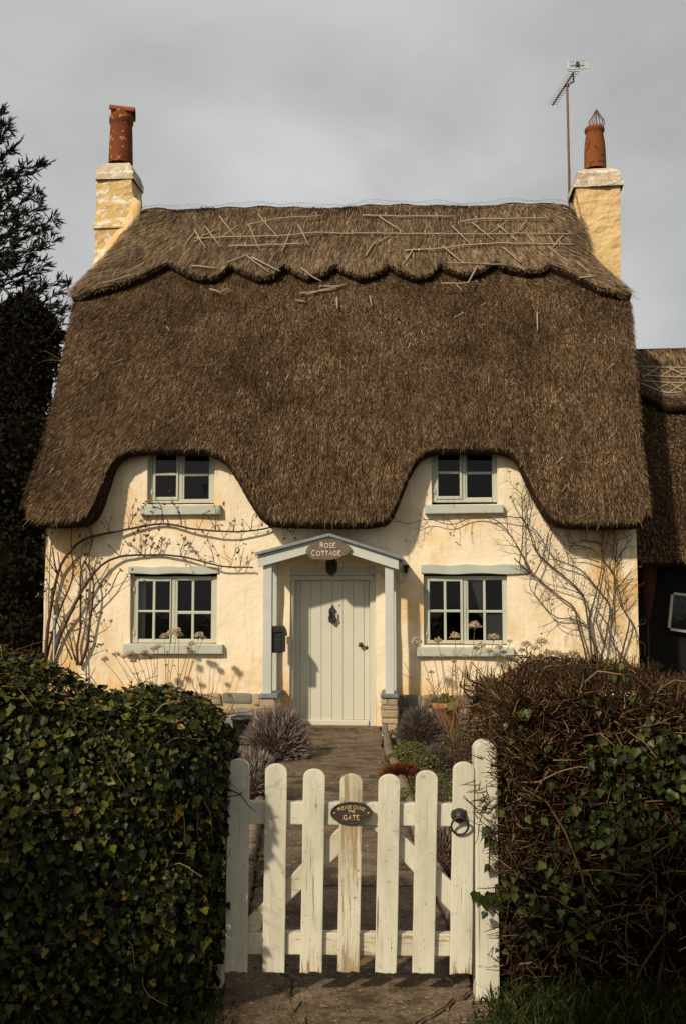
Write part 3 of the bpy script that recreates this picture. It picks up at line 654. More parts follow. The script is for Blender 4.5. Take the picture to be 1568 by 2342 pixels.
stack(dense([(408, 217.5, 303, .035), (393, 218, 303.5, .035), (391.5, 221, 302.5, .02), (379, 222.5, 300, .0), (372, 246, 296, -.1)]), C0, CD, None, 2).build('chimney_cap', MT['chimney_cap'], ch)
def lathe_px(cx, rows, yl, n=28, wob_=.004):
    q = MB(); cz = hat(cx, rows[0][0], yl); prof = []
    for py, hw in rows:
        p = hat(cx, py, yl); prof.append(((hat(cx + hw, py, yl).x - p.x), p.z - cz.z))
    q.lathe(prof, cz, n); return q, cz
q, _ = lathe_px(276, [(376, 26.5), (372, 27), (350, 26.3), (330, 25.8), (310, 25.2), (296, 24.5), (288, 24), (285, 25.3), (281, 26.7), (276, 27), (271, 27), (267.5, 25.5), (266, 24), (262, 22), (256, 21.5), (255, 17), (262, 16)], 3.02); q.build('chimney_pot', MT['pot_l'], ch)
q = MB(); A = hat(254, 256, 3.02); B = hat(306, 262, 3.10); ax = (B - A).normalized(); up = Vector((0, 0, 1)); up = (up - ax * up.dot(ax)).normalized(); sd = ax.cross(up)
P = []
for t in np.linspace(-.04, 1.05, 6):
    for_r = []
    for an in np.linspace(-100, 100, 15): for_r.append(A + (B - A) * t + up * (math.cos(R(an)) * .115 - .01) + sd * math.sin(R(an)) * .19)
    for an in np.linspace(100, -100, 15): for_r.append(A + (B - A) * t + up * (math.cos(R(an)) * .093 - .01) + sd * math.sin(R(an)) * .168)
    P.append(for_r + [for_r[0]])
P = np.array(P); q.grid(P, 0, True); q.add(P[0][:-1], [list(range(30))], 0); q.add(P[-1][:-1], [list(range(30))[::-1]], 0); q.build('ridge_tile_cowl', MT['pot_tile'], ch)
cr = stack(dense([(800, 1330, 1418, 0), (640, 1330, 1418.5, 0), (560, 1326, 1418.5, 0), (480, 1321, 1418, 0), (425, 1316, 1418, 0)]), C0, CD, None, 5).build('chimney', MT['chimney_r'], cot)
tag(cr, 'right chimney with a wire guard on its orange pot')
stack(dense([(424, 1310, 1426, .05), (409, 1311, 1425, .05), (407.5, 1317, 1419, .015), (393, 1318, 1418.5, .015), (390, 1321, 1416, 0), (384, 1334, 1398, -.12)]), C0, CD, None, 6).build('chimney_cap', MT['chimney_cap'], cr)
q, _ = lathe_px(1360.5, [(388, 25), (384, 25.2), (365, 25), (345, 24.5), (325, 23), (310, 20.5), (305, 20), (303, 21), (300, 22.8), (295, 23), (292, 21.5), (291.5, 17), (300, 16)], 3.02); q.build('chimney_pot', MT['pot_r'], cr)
q = MB(); c0 = hat(1364, 292, 3.02); rr = hat(1383, 288, 3.02).x - hat(1364, 288, 3.02).x; zt_ = hat(1364.5, 254, 3.02).z; 
for k in range(14):
    an = 2 * math.pi * k / 14; d = Vector((math.cos(an), math.sin(an), 0)); z0 = c0.z; h = zt_ - z0
    q.tube([Vector((c0.x, c0.y, z0 - .03)) + d * rr * .8, Vector((c0.x, c0.y, z0 + .04)) + d * rr * .72, Vector((c0.x, c0.y, z0 + .055)) + d * rr * .98, Vector((c0.x, c0.y, z0 + .11)) + d * rr * .93, Vector((c0.x, c0.y, zt_)) + d * .022], .006, .005, 5)
q.lathe([(0, .05), (.006, .045), (.008, .02), (.032, .012), (.032, -.012), (0, -.012)], (c0.x, c0.y, zt_), 10); q.build('wire_guard', MT['mast'], cr)
def fillet(trace, off, name='mortar_fillet', parent=None, mat=None, wd=.10):
    q = MB(); P = []
    for i, (px, py, px2, py2) in enumerate(trace):
        a = hat(px, py, C0 - .045 + .008 * math.sin(i * 2.1)); b = hat(px2, py2, C0 - .01); P.append([b + Vector((0, .03, 0)), b, (a + b) / 2 + Vector((0, -.02, 0)), a, a + Vector((0, .05, -.06))])
    q.grid(np.array(P), 0, True); q.build(name, mat, parent)
fillet([(322, 460, 303, 448), (320, 484, 301, 462), (308, 510, 294, 488), (292, 536, 277, 510), (272, 562, 258, 538), (250, 588, 238, 565), (228, 612, 220, 588), (212, 632, 208, 612)], 0, parent=ch, mat=MT['plaster'])
fillet([(1312, 456, 1318, 446), (1318, 480, 1325, 476), (1322, 510, 1329, 508), (1326, 540, 1334, 536), (1336, 566, 1346, 560), (1356, 590, 1366, 582), (1380, 612, 1390, 604), (1402, 630, 1412, 624), (1420, 646, 1420, 640)], 0, parent=cr, mat=MT['chimney_r'])
# small pipes on the front
q = MB(); q.tube([hat(197, 1212, -.05), hat(197.5, 1350, -.05), hat(197.5, 1560, -.05)], .009, n=8); q.build('conduit', MT['plastic_white'], cot)
q = MB(); q.tube([hat(108.5, 1225, -.05), hat(105, 1400, -.05), hat(103, 1560, -.05)], .007, n=8); q.build('conduit', MT['plastic_white'], cot)

# ================================================================== FITTINGS (things of their own, hung on the house)
LET = {'R': [[(0, 0), (0, 1)], [(0, 1), (.33, 1), (.5, .88), (.5, .64), (.33, .52), (0, .52)], [(.25, .52), (.6, 0)], [(-.1, 0), (.12, 0)]],
 'O': [[(.38 + .38 * math.cos(a), .5 + .5 * math.sin(a)) for a in np.linspace(0, 6.283, 17)]],
 'S': [[(.5, .84), (.38, .98), (.18, .98), (.04, .84), (.06, .66), (.28, .52), (.5, .38), (.54, .2), (.4, .03), (.16, .02), (.0, .18)]],
 'E': [[(0, 0), (0, 1)], [(0, 1), (.5, 1), (.5, .88)], [(0, .52), (.38, .52)], [(0, 0), (.52, 0), (.52, .14)]],
 'C': [[(.38 + .38 * math.cos(a), .5 + .5 * math.sin(a)) for a in np.linspace(.75, 5.5, 13)]],
 'T': [[(.3, 0), (.3, 1)], [(0, .86), (0, 1), (.6, 1), (.6, .86)], [(.2, 0), (.4, 0)]],
 'A': [[(0, 0), (.33, 1), (.66, 0)], [(.13, .36), (.54, .36)], [(-.08, 0), (.1, 0)], [(.56, 0), (.76, 0)]],
 'G': [[(.38 + .38 * math.cos(a), .5 + .5 * math.sin(a)) for a in np.linspace(.75, 5.6, 13)] + [(.68, .45), (.45, .45)]],
 'P': [[(0, 0), (0, 1)], [(0, 1), (.33, 1), (.5, .86), (.5, .62), (.33, .48), (0, .48)], [(-.1, 0), (.12, 0)]],
 'L': [[(0, 1), (0, 0), (.48, 0), (.48, .16)], [(-.08, 1), (.1, 1)]], 'H': [[(0, 0), (0, 1)], [(.6, 0), (.6, 1)], [(0, .52), (.6, .52)]]}
LW = {'R': .6, 'O': .76, 'S': .54, 'E': .54, 'C': .7, 'T': .6, 'A': .68, 'G': .74, 'P': .52, 'L': .5, 'H': .6}
def write(mb, text, place, hs, gap=.26, r=.1):
    """place(x, z) -> Vector; x runs along the line in units of the letter height"""
    hs = hs if isinstance(hs, (list, tuple)) else [hs] * len(text)
    tot = sum(LW[c] * h for c, h in zip(text, hs)) + gap * (len(text) - 1); x = -tot / 2
    for c, h in zip(text, hs):
        for st in LET[c]: mb.tube([place(x + p[0] * h, p[1] * h) for p in st], r, n=5)
        x += LW[c] * h + gap
sg = house_frame('name_sign', 'oval weathered wooden board lettered ROSE COTTAGE on the porch gable', 'sign')
YS = PF - .09
ol = [(699, 1259), (704, 1250), (715, 1242), (730, 1235.5), (748, 1232.5), (765, 1232.5), (780, 1236), (791, 1243), (800, 1250), (804, 1256), (800, 1263), (790, 1270), (775, 1276), (757, 1280), (738, 1280.5), (722, 1279), (716, 1280), (708, 1274), (700, 1266)]
q = MB(); q.prism([(p.x, p.z) for p in (hat(a, b, YS) for a, b in ol)], YS, YS + .035, .008); q.build('board', MT['sign_wood'], sg)
q = MB()
def sgn_place(cx, cy, h):
    u = (hat(cx + 10, cy, YS).x - hat(cx, cy, YS).x) / 10 * h; c = hat(cx, cy, YS - .001)
    return lambda x, z: Vector((c.x + x * u, YS - .001, c.z + z * u))
u1 = (hat(760, 1250, YS).x - hat(750, 1250, YS).x) / 10
write(q, 'ROSE', sgn_place(750, 1252.5, 10.5), [1.12, 1, 1, 1], .26, .0048); write(q, 'COTTAGE', sgn_place(746, 1270.5, 10.5), [1.12, 1, 1, 1, 1, 1, 1], .26, .0048)
q.build('lettering', MT['letter'], sg)
q = MB(); q.lathe([(0, .008), (.006, .006), (.008, 0)], hat(750.5, 1255.5, YS), 8, tilt=T90); q.build('screw', MT['iron'], sg)
lb = house_frame('letter_box', 'black letter box fixed inside the left porch post', 'letter box')
q = MB(); a = rect(621.8, 646, 1447, 1493, -.50); q.box(a[0], a[1], -.50, -.22, a[2], a[3], .012); bar(q, 625, 644, 1462, 1486, -.504, .01, .003); q.build('body', MT['plastic_black'], lb)
q = MB(); a = rect(621.5, 648, 1431, 1447, -.52)
q.prism([(a[0], a[3] - .005), (a[0] + .10, a[3]), (a[1] - .03, a[3] - .015), (a[1] - .004, a[2] + .02), (a[1] + .008, a[2] - .045), (a[1] - .01, a[2] - .04), (a[1] - .02, a[2] + .005), (a[0], a[2])], -.52, -.20, .006); q.build('lid', MT['plastic_black'], lb)
ln = house_frame('porch_lantern', 'dark lantern hanging above the front door inside the porch', 'lantern')
c = hat(758, 1296, -.30); q = MB(); q.tube([c + Vector((0, 0, .30)), c + Vector((0, 0, .10))], .006, n=6)
q.lathe([(0, .12), (.03, .11), (.07, .07), (.075, .055), (.066, .055), (.06, -.06), (.05, -.09), (.02, -.11), (0, -.13)], c, 8)
for k in range(8): an = math.pi / 4 * k; q.tube([c + Vector((.071 * math.cos(an), .071 * math.sin(an), .055)), c + Vector((.064 * math.cos(an), .064 * math.sin(an), -.06))], .006, n=5)
q.build('lantern_case', MT['iron'], ln)
jb = house_frame('sensor_box', 'small pale sensor box on the beam right of the door top', 'sensor')
q = MB(); bar(q, 843, 858.5, 1294.5, 1310.5, -.03, .05, .006); q.build('case', MT['plastic_white'], jb)
q = MB(); q.lathe([(.02, .02), (.02, 0), (.014, -.012), (0, -.018)], hat(854, 1312, -.01), 12); q.tube([hat(859, 1306, -.02), hat(867, 1307, -.025), hat(873, 1313, -.03), (hat(875, 1321, -.03)), hat(880, 1323, -.03)], .006, n=6); q.build('cable', MT['plastic_white'], jb)
wl = house_frame('security_light', 'black security light on the wall beside the right porch post', 'lamp')
q = MB(); bar(q, 921, 934.5, 1291, 1298, -.12, .13, .01); bar(q, 922.5, 932, 1298, 1308, -.10, .10, .012); bar(q, 925, 931, 1306, 1310, -.11, .07, .006); q.build('lamp_head', MT['plastic_black'], wl)
q = MB(); q.tube([hat(905.5, 1303, -.05), hat(906, 1318, -.05), hat(909, 1329, -.05), hat(916, 1332, -.05), hat(924, 1330, -.05), hat(928.5, 1322, -.05), hat(929.5, 1310, -.05)], .007, n=6); q.build('cable', MT['plastic_white'], wl)
# ---- television aerial
ae = house_frame('television_aerial', 'television aerial on a thin rusty mast beside the right chimney', 'aerial')
YA = 3.25
q = MB(); q.tube([hat(1301.5, 475, YA), hat(1300.5, 400, YA), hat(1298.5, 300, YA), hat(1296, 188, YA)], .019, n=8); q.tube([hat(1303, 440, YA), hat(1302.5, 385, YA), hat(1299.5, 350, YA), hat(1298.5, 250, YA)], .008, n=5); q.build('mast', MT['mast'], ae)
q = MB(); A = hat(1312, 162, YA); zz = A.z; lo_, hi_ = YA, YA + 4
for _ in range(40):
    md = (lo_ + hi_) / 2
    if hat(1263, 238.5, md).z < zz: lo_ = md
    else: hi_ = md
Bp = hat(1263, 238.5, lo_); bd = (Bp - A).normalized(); sdv = bd.cross(Vector((0, 0, 1))).normalized()
q.tube([A, Bp], .016, n=6); q.build('boom', MT['aerial'], ae)
for k in range(15):
    t = .02 + .97 * k / 14; p = A + (Bp - A) * t; hl = .085 if k > 1 else .1
    e = MB(); e.tube([p - sdv * hl * 1.0 + Vector((0, 0, .01)), p + sdv * hl + Vector((0, 0, .01))], .006, n=5); e.build('element', MT['aerial'], ae)
q = MB(); p0 = hat(1297, 158, YA - .06); p1 = hat(1343, 158, YA - .06); pz = hat(1297, 135, YA - .06).z; hgt = pz - p0.z
dxv = (p1 - p0); upv = Vector((0, .12 * hgt, hgt))
def pan(a0, a1, b0, b1): 
    q.quads([[tuple(p0 + dxv * a0 + upv * b0), tuple(p0 + dxv * a1 + upv * b0), tuple(p0 + dxv * a1 + upv * b1), tuple(p0 + dxv * a0 + upv * b1)]], 4)
for (a0, a1, b0, b1) in ((0, 1, 0, .14), (0, 1, .86, 1), (0, .09, .14, .86), (.91, 1, .14, .86), (.36, .41, .14, .86), (.57, .62, .14, .86), (.09, .36, .46, .54), (.62, .91, .46, .54)):
    a_, b_ = p0 + dxv * a0 + upv * b0, p0 + dxv * a1 + upv * b1
    q.box(a_.x, b_.x, a_.y - .008, a_.y + .008, a_.z, b_.z, .003)
q.build('reflector', plain('pale_reflector_grid', (.50, .48, .40), (.6, .58, .5), 10, .5), ae)
q = MB(); m_ = p0 + dxv * .49 + upv * .4; q.box(m_.x - .025, m_.x + .03, m_.y - .05, m_.y - .005, m_.z - .03, m_.z + .05, .01); q.tube([m_ + Vector((-.11, -.03, -.02)), m_ + Vector((-.03, -.03, 0)), m_ + Vector((-.03, -.03, .02))], .007, n=5); q.tube([m_ + Vector((.05, -.03, -.01)), m_ + Vector((.10, -.03, -.02))], .007, n=5)
q.tube([A + bd * .05, A + bd * .12 + Vector((.03, 0, -.12)), hat(1303, 190, YA)], .013, n=6); q.tube([hat(1292, 197, YA), hat(1296, 186, YA), hat(1300, 197, YA)], .02, n=6); q.build('bracket', MT['iron'], ae)
# ================================================================== CLIMBING ROSES
def cane(mb, tr, r0, r1, yl0=-.07, sc_=None, mat=0, wav=.03):
    pts = []; ph = random.uniform(0, 6)
    for a, b in zip(tr[:-1], tr[1:]):
        n = max(1, int(math.dist(a, b) / 9))
        pts += [(lerp(a[0], b[0], t / n), lerp(a[1], b[1], t / n)) for t in range(n)]
    pts.append(tr[-1]); m = len(pts)
    # smooth the corners of the traced line
    for _ in range(2): pts = [pts[0]] + [tuple((pts[i - 1][k] + 2 * pts[i][k] + pts[i + 1][k]) / 4 for k in (0, 1)) for i in range(1, m - 1)] + [pts[-1]]
    P = [hat(px + random.uniform(-.5, .5), py + random.uniform(-.5, .5), yl0 - wav * (1 + math.sin(i * .21 + ph))) for i, (px, py) in enumerate(pts)]
    mb.tube(P, r0, r1, 6, mat); return P
def twig(mb, p, d, L, r, lv, ends, mat=0, kink=.35):
    n = max(3, int(L / .045)); P = [p]; v = d.normalized()
    for i in range(n):
        v = (v + Vector((random.gauss(0, kink * .45), random.gauss(0, .10), random.gauss(.05, kink * .4)))).normalized()
        q = P[-1] + v * (L / n)
        if q.y > -.03: q.y = -.03
        q.x = min(q.x, WR + .05)
        P.append(q)
    mb.tube(P, r, r * .45, 4, mat, cap=False); ends.append((P[-1], v))
    if lv > 0:
        for i in range(1, n):
            if random.random() < .55:
                a = random.choice((-1, 1)) * random.uniform(.5, 1.1)
                w = Vector((v.x * math.cos(a) - v.z * math.sin(a), v.y - .1, v.x * math.sin(a) + v.z * math.cos(a) + .15))
                twig(mb, P[i], w, L * random.uniform(.3, .6), r * .65, lv - 1, ends, mat, kink)
    return P
def leaf5(mb, P, D, Nn, size, mat=0, shape=((0, 0), (.22, .3), (.2, .65), (0, 1), (-.2, .65), (-.22, .3)), fold=.25):
    P, D, Nn = map(np.asarray, (P, D, Nn)); S = norm(np.cross(D, Nn)); Nn = norm(np.cross(S, D)); size = np.asarray(size).reshape(-1, 1)
    k = len(shape); half = k // 2
    V = np.stack([P + (D * y + S * x + Nn * abs(x) * fold - Nn * .12 * y * y) * size for x, y in shape], 1)
    n = len(P); o = mb.n; mb.v.append(V.reshape(-1, 3)); mb.n += n * k
    b = (np.arange(n) * k + o)[:, None]
    f1 = (b + np.array(list(range(0, half + 1)))).tolist(); f2 = (b + np.array([0] + list(range(half, k)))).tolist()
    mb.f += f1 + f2; mb.m += [mat] * (2 * n); mb.sm += [True] * (2 * n)
def rosette(mb, ends, prob, size, k=(2, 5), mat=0):
    P, D, Nn, Sz = [], [], [], []
    for p, v in ends:
        if random.random() > prob: continue
        for _ in range(random.randint(*k)):
            d = (v + Vector((random.gauss(0, .7), random.gauss(-.1, .5), random.gauss(0, .7)))).normalized()
            P.append(p); D.append(d); Nn.append((random.gauss(0, .5), -1, random.gauss(.4, .5))); Sz.append(random.uniform(*size))
    if P: leaf5(mb, np.array(P), np.array(D), norm(np.array(Nn)), Sz, mat)
def c1(l): return [(x / 4, 1086.1 + y / 4) for x, y in l]
def c2(l): return [(1086.1 + x / 4, 1086.1 + y / 4) for x, y in l]
U1 = c1([(410, 1720), (440, 1380), (475, 1150), (515, 960), (530, 890), (575, 780), (640, 700), (715, 615), (790, 580), (880, 555), (1010, 525), (1180, 495), (1330, 460), (1450, 445)]) + [(385, 1197), (425, 1206.8), (475, 1213), (535, 1215.8), (585, 1213), (635, 1202.8)]
U2 = c1([(470, 1720), (560, 1450), (660, 1240), (740, 1080), (830, 930), (920, 830), (1000, 775), (1100, 740), (1200, 733), (1330, 733), (1460, 728)]) + [(390, 1270), (425, 1274), (455, 1282), (500, 1294), (537, 1297), (572, 1297)]
U3 = c1([(415, 1720), (480, 1450), (540, 1260), (600, 1110), (660, 970), (672, 830), (660, 750), (645, 690)])
V4 = c1([(705, 1740), (710, 1520), (735, 1440), (738, 1200), (735, 1050), (735, 900), (760, 820), (820, 700), (850, 600), (850, 560)])
V5 = c1([(738, 1740), (800, 1570), (825, 1300), (845, 1220), (855, 1050), (870, 1020), (835, 930), (820, 850), (780, 800)])
V6 = c1([(845, 1240), (930, 1140), (1030, 1040), (1050, 950), (1100, 870)])
V7 = c1([(690, 1700), (640, 1500), (590, 1330), (585, 1310)]); V8 = c1([(660, 1690), (570, 1480), (510, 1300), (480, 1160)])
U9 = c1([(520, 890), (500, 830), (480, 660)]); U10 = c1([(600, 1110), (560, 1080), (520, 960)]); U11 = c1([(520, 900), (470, 830), (415, 730)]); U12 = c1([(475, 1090), (450, 1010), (425, 970)])
V13 = c1([(870, 1000), (960, 900), (1000, 800)]); U14 = c1([(655, 740), (650, 600), (655, 490)]); V15 = c1([(735, 850), (740, 700), (770, 620)])
def rose_bush(name, label, group, canes, side, leafy, tw, up, mats, lv=1, shoots=None):
    r = house_frame(name, label, 'climbing rose', group)
    w = MB(); lf = MB(); ends = []
    for tr, r0, r1 in canes:
        P = cane(w, tr, r0, r1, -.07); 
        step = side
        for i in range(3, len(P), 1):
            if random.random() < step:
                t = (P[i] - P[i - 1]).normalized(); a = random.choice((-1, 1)) * random.uniform(.5, 1.2)
                d = Vector((t.x * math.cos(a) - t.z * math.sin(a), random.uniform(-.4, .05), t.x * math.sin(a) + t.z * math.cos(a) + up))
                twig(w, P[i], d, random.uniform(*tw), max(.0040, r1 * .6), lv, ends)
        if shoots:
            for i in range(4, len(P) - 1):
                if P[i].x > shoots and i % 4 == 0 and abs((P[i] - P[i - 1]).normalized().z) < .75:
                    twig(w, P[i], Vector((random.gauss(.08, .22), random.uniform(-.3, -.05), 1)), random.uniform(.14, .36), .0055, 1, ends, kink=.5); twig(w, P[i], Vector((random.gauss(-.3, .3), random.uniform(-.3, 0), .9)), random.uniform(.08, .2), .0045, 0, ends)
        ends.append((P[-1], (P[-1] - P[-2]).normalized()))
    w.build('stems', mats, r)
    if leafy[0] > 0:
        rosette(lf, ends, leafy[0], leafy[1]); lf.build('leaves', MT['roseleaf'], r)
    return r, ends
def hipset(r, spots):
    for px, py in spots:
        q = MB(); c = hat(px, py, -.12); q.lathe([(0, -.022), (.014, -.016), (.019, 0), (.013, .015), (.005, .02), (0, .024)], c, 10); q.tube([c + Vector((0, 0, .02)), c + Vector((.01, .02, .06)), c + Vector((.02, .05, .10))], .003, n=4); q.build('rose_hip', MT['hip'], r)
ra, _ = rose_bush('climbing_rose', 'reddish rose trained in two long arms from the left wall corner past the windows', 'climbing roses on the front wall', [(U1, .022, .011), (U2, .021, .010), (U3, .017, .009), (U9, .013, .007), (U10, .009, .006), (U11, .008, .005), (U12, .007, .005), (U14, .008, .005)], .13, (.8, (.026, .050)), (.12, .36), .6, MT['rosewood'], shoots=-3.3)
hipset(ra, [(307, 1234.5), (334, 1236)])
rose_bush('climbing_rose', 'short upright rose with crossing stems just left of the lower left window', 'climbing roses on the front wall', [(V4, .017, .008), (V5, .021, .010), (V6, .011, .006), (V7, .011, .007), (V8, .011, .006), (V13, .008, .005), (V15, .008, .004)], .26, (.8, (.03, .055)), (.12, .32), .4, MT['rosewood'])
tC = [c2(l) for l in ([(1055, 1900), (1010, 1650), (970, 1480), (930, 1350), (915, 1210), (820, 1150), (700, 1060), (600, 970), (510, 900), (400, 810), (350, 760)], [(1095, 1900), (1060, 1600), (1040, 1420), (1010, 1200), (985, 1090), (900, 1000), (790, 910), (690, 830), (600, 750), (540, 690), (510, 560), (470, 460), (430, 400), (425, 180)], [(1105, 1900), (1120, 1620), (1060, 1500), (1040, 1300), (1090, 1130), (1130, 980), (1160, 850), (1160, 650), (1165, 470)], [(1020, 1380), (940, 1330), (850, 1315), (730, 1310), (640, 1220), (570, 1120), (500, 1060), (485, 1000), (510, 930)], [(1000, 1100), (900, 1060), (760, 1020), (640, 990), (560, 930)], [(540, 910), (600, 800), (640, 680), (660, 560), (690, 470)], [(400, 810), (430, 640), (435, 460), (425, 180)], [(510, 900), (420, 720), (330, 560), (270, 480), (200, 410), (100, 375), (0, 375)], [(430, 400), (350, 280), (330, 200)], [(450, 420), (480, 320), (500, 250)], [(700, 1300), (760, 1370), (900, 1420), (1010, 1440)], [(430, 390), (330, 385), (230, 365), (120, 380)])]
w = [(tC[0], .016, .009), (tC[1], .016, .007), (tC[2], .014, .006), (tC[3], .010, .005), (tC[4], .008, .004), (tC[5], .010, .005), (tC[6], .009, .004), (tC[7] + [(1064, 1188), (1034, 1202), (1004, 1194), (979, 1184), (949, 1194), (924, 1199), (899, 1184)], .010, .004), (tC[8], .007, .003), (tC[9], .007, .003), (tC[10], .007, .003), (tC[11], .008, .004)]
w = [(a_, b_ * .95, c_ * .85) for a_, b_, c_ in w]
rose_bush('climbing_rose', 'bare grey stemmed rose fanning up to the right of the lower right window', 'climbing roses on the front wall', w, .36, (.10, (.02, .035)), (.14, .36), .3, MT['rosewood_grey'], 1)
tD = [c2(l) for l in ([(1100, 1900), (1180, 1560), (1215, 1380), (1240, 1200), (1150, 1080), (1070, 980), (960, 860), (860, 815), (730, 780), (640, 650), (560, 500), (450, 440)], [(1290, 1900), (1340, 1640), (1410, 1370), (1420, 1320), (1330, 1200), (1290, 1050), (1270, 900), (1280, 780), (1300, 600)], [(1500, 1860), (1330, 1640), (1240, 1520), (1220, 1420)], [(1250, 1400), (1260, 1200), (1275, 1000), (1265, 880), (1180, 790), (1090, 680), (960, 640), (830, 650)], [(1320, 1900), (1270, 1500), (1200, 1380)], [(1140, 800), (1000, 755), (870, 765)], [(1160, 640), (1090, 605), (980, 600), (870, 630)], [(1280, 780), (1250, 660), (1290, 560)], [(1290, 1050), (1370, 950), (1420, 880)], [(1280, 800), (1360, 680), (1440, 560)], [(1330, 1200), (1400, 1140), (1440, 1080)], [(1420, 1320), (1470, 1420), (1480, 1560)], [(1215, 1380), (1140, 1270), (1080, 1180)], [(1180, 1560), (1100, 1340), (1200, 1000), (1160, 700)])]
rose_bush('climbing_rose', 'bare tangled rose crowding the right wall corner', 'climbing roses on the front wall', [(t, .014 if i < 3 else .009, .005 if i < 5 else .0035) for i, t in enumerate(tD)], .38, (.06, (.02, .03)), (.14, .40), .3, MT['rosewood_grey'], 1)
# taut wires that carry the left roses
q = MB()
for y in (1188, 1262, 1343, 1402, 1462): q.tube([hat(140, y + 22, -.035), hat(200, y + 24, -.035)], .0022, n=4)
q.tube([hat(140, 1300, -.035), hat(140, 1540, -.035)], .0022, n=4); q.tube([hat(205, 1188, -.035), hat(320, 1198, -.035)], .002, n=4)
q.build('training_wires', MT['galv'], cot)

# ================================================================== GATE
YG = 4.42
def g4(x, y): return 485.9 + x / 2.3853, 1686.3 + y / 2.3853
gate = empty('garden_gate', at(800, 2215, YG), 0, 'white picket gate of seven rounded pickets with flaking paint', 'gate')
def gp(mb, pts, Y, dep, bev=.005, mat=0):
    pp = [at(*g4(a, b), Y) for a, b in pts]; mb.prism([(p.x, p.z) for p in pp], Y, Y + dep, bev, mat)
def child(mb, name, mats, parent):
    o = mb.build(name, mats); o.parent = parent; o.matrix_parent_inverse = Matrix.Translation(parent.location).inverted(); return o
PK = [(85, 203, 65, 190, 118, 1283), (287, 408, 273, 393, 145, 1287), (495, 615, 477, 597, 173, 1288), (695, 818, 680, 800, 200, 1283), (903, 1023, 885, 1003, 203, 1290), (1107, 1227, 1087, 1207, 182, 1291), (1310, 1427, 1292, 1413, 135, 1294)]
for i, (a, b, c, d, t, e) in enumerate(PK):
    hw = (b - a) / 2; cx = (a + b) / 2; k = hw * .78
    top = [(cx + hw * math.cos(R(an)), t + k - k * math.sin(R(an))) for an in range(0, 181, 15)]
    q = MB(); jag = [(lerp(c, d, u), e + random.uniform(-7, 4) * (1.4 if i == 3 else 1)) for u in np.linspace(0, 1, 7)]
    sidel = [(lerp(a, c, u) + random.uniform(-1, 1), lerp(t + k, e, u)) for u in np.linspace(.1, .95, 8)]; sider = [(lerp(b, d, u) + random.uniform(-1, 1), lerp(t + k, e, u)) for u in np.linspace(.95, .1, 8)]
    gp(q, top + sidel + jag + sider, YG - .001 * i, .022, .004)
    o = child(q, 'picket', MT['gate_worn'] if i == 3 else MT['gate_ends'] if i in (2, 6) else MT['gate'], gate)
    if i == 3: o['label'] = 'middle picket with badly peeled paint'
q = MB(); gp(q, [(150, 351), (750, 357), (1345, 365), (1345, 488), (750, 480), (150, 473)], YG + .0225, .045); child(q, 'rail', MT['gate'], gate)
q = MB(); gp(q, [(120, 1066), (750, 1069), (1335, 1075), (1335, 1197), (750, 1191), (120, 1184)], YG + .0225, .045); tag(child(q, 'rail', MT['gate_rail'], gate), 'lower rail with cracked and flaking paint')
q = MB(); gp(q, [(130, 1066), (130, 1000), (745, 474), (868, 479), (850, 510)] and [(150, 1064), (150, 1030), (705, 482), (858, 482), (240, 1064)], YG + .0335, .034); child(q, 'brace', MT['gate_rail'], gate)
q = MB(); gp(q, [(860, 483), (985, 483), (1345, 828), (1345, 1008)], YG + .0335, .034); child(q, 'brace', MT['gate'], gate)
q = MB(); c = at(*g4(1345, 440), YG - .014); q.lathe([(0, .030), (.018, .026), (.026, .014), (.028, .0), (.034, -.012), (.036, -.018)], c + Vector((0, 0, .008)), 12, tilt=T90)
q.box(c.x - .030, c.x + .030, YG - .018, YG - .005, c.z + .0, c.z + .034, .008, jit=.003)
ring = [at(*g4(1347 + 46 * math.sin(a), 485 + 46 * math.cos(a)), YG - .035 + .018 * math.cos(a)) for a in np.linspace(0, 2 * math.pi, 29)]
la = child(q, 'latch', MT['iron'], gate); q = MB(); q.tube(ring, .0045, n=8); o = q.build('ring_handle', MT['iron'], la)
q = MB()
for i, (a, b, c_, d, t, e) in enumerate(PK):
    for yy in (395, 440, 1100, 1150):
        if i == 3 and yy < 500 or i == 6 and yy < 500: continue
        u = (yy - t) / (e - t); x = lerp(lerp(a, c_, u), lerp(b, d, u), .5 + random.uniform(-.15, .15))
        if random.random() < .5: q.lathe([(0, .0012), (.0018, .001), (.0024, 0)], at(*g4(x, yy + random.uniform(-8, 8)), YG - .001 * i), 6, tilt=T90)
child(q, 'nails', MT['mast'], gate)
# plaque
YP = YG - .012; pc = at(*g4(757, 413), YP)
gs = empty('gate_plaque', pc, 0, 'oval black and gold cast plaque reading PLEASE CLOSE THE GATE', 'sign')
sx = (at(*g4(857, 413), YP).x - pc.x) / 100
def ov(rx, rz, y0, y1, bev):
    return [(pc.x + rx * sx * math.cos(a), pc.z + rz * sx * math.sin(a)) for a in np.linspace(0, 2 * math.pi, 49)[:-1]]
q = MB(); q.prism(ov(107, 56, 0, 0, 0), YP - .002, YP + .010, .002); child(q, 'plate', MT['plaque'], gs)
q = MB(); q.tube([Vector((pc.x + 109 * sx * math.cos(a), YP - .003, pc.z + 57 * sx * math.sin(a))) for a in np.linspace(0, 2 * math.pi, 65)], .0033, n=8, cap=False); child(q, 'rim', MT['plaque'], gs)
q = MB()
def arc(cx, cz, ax, az, h):                                         # words bent along the upper rim
    def f(x, z):
        t = x * h / ax; b = Vector((pc.x + (cx + ax * math.sin(t)) * sx, YP - .003, pc.z + (cz + az * math.cos(t)) * sx)); n_ = Vector((math.sin(t) / ax, 0, math.cos(t) / az)).normalized(); return b + n_ * (z * h * sx)
    return f
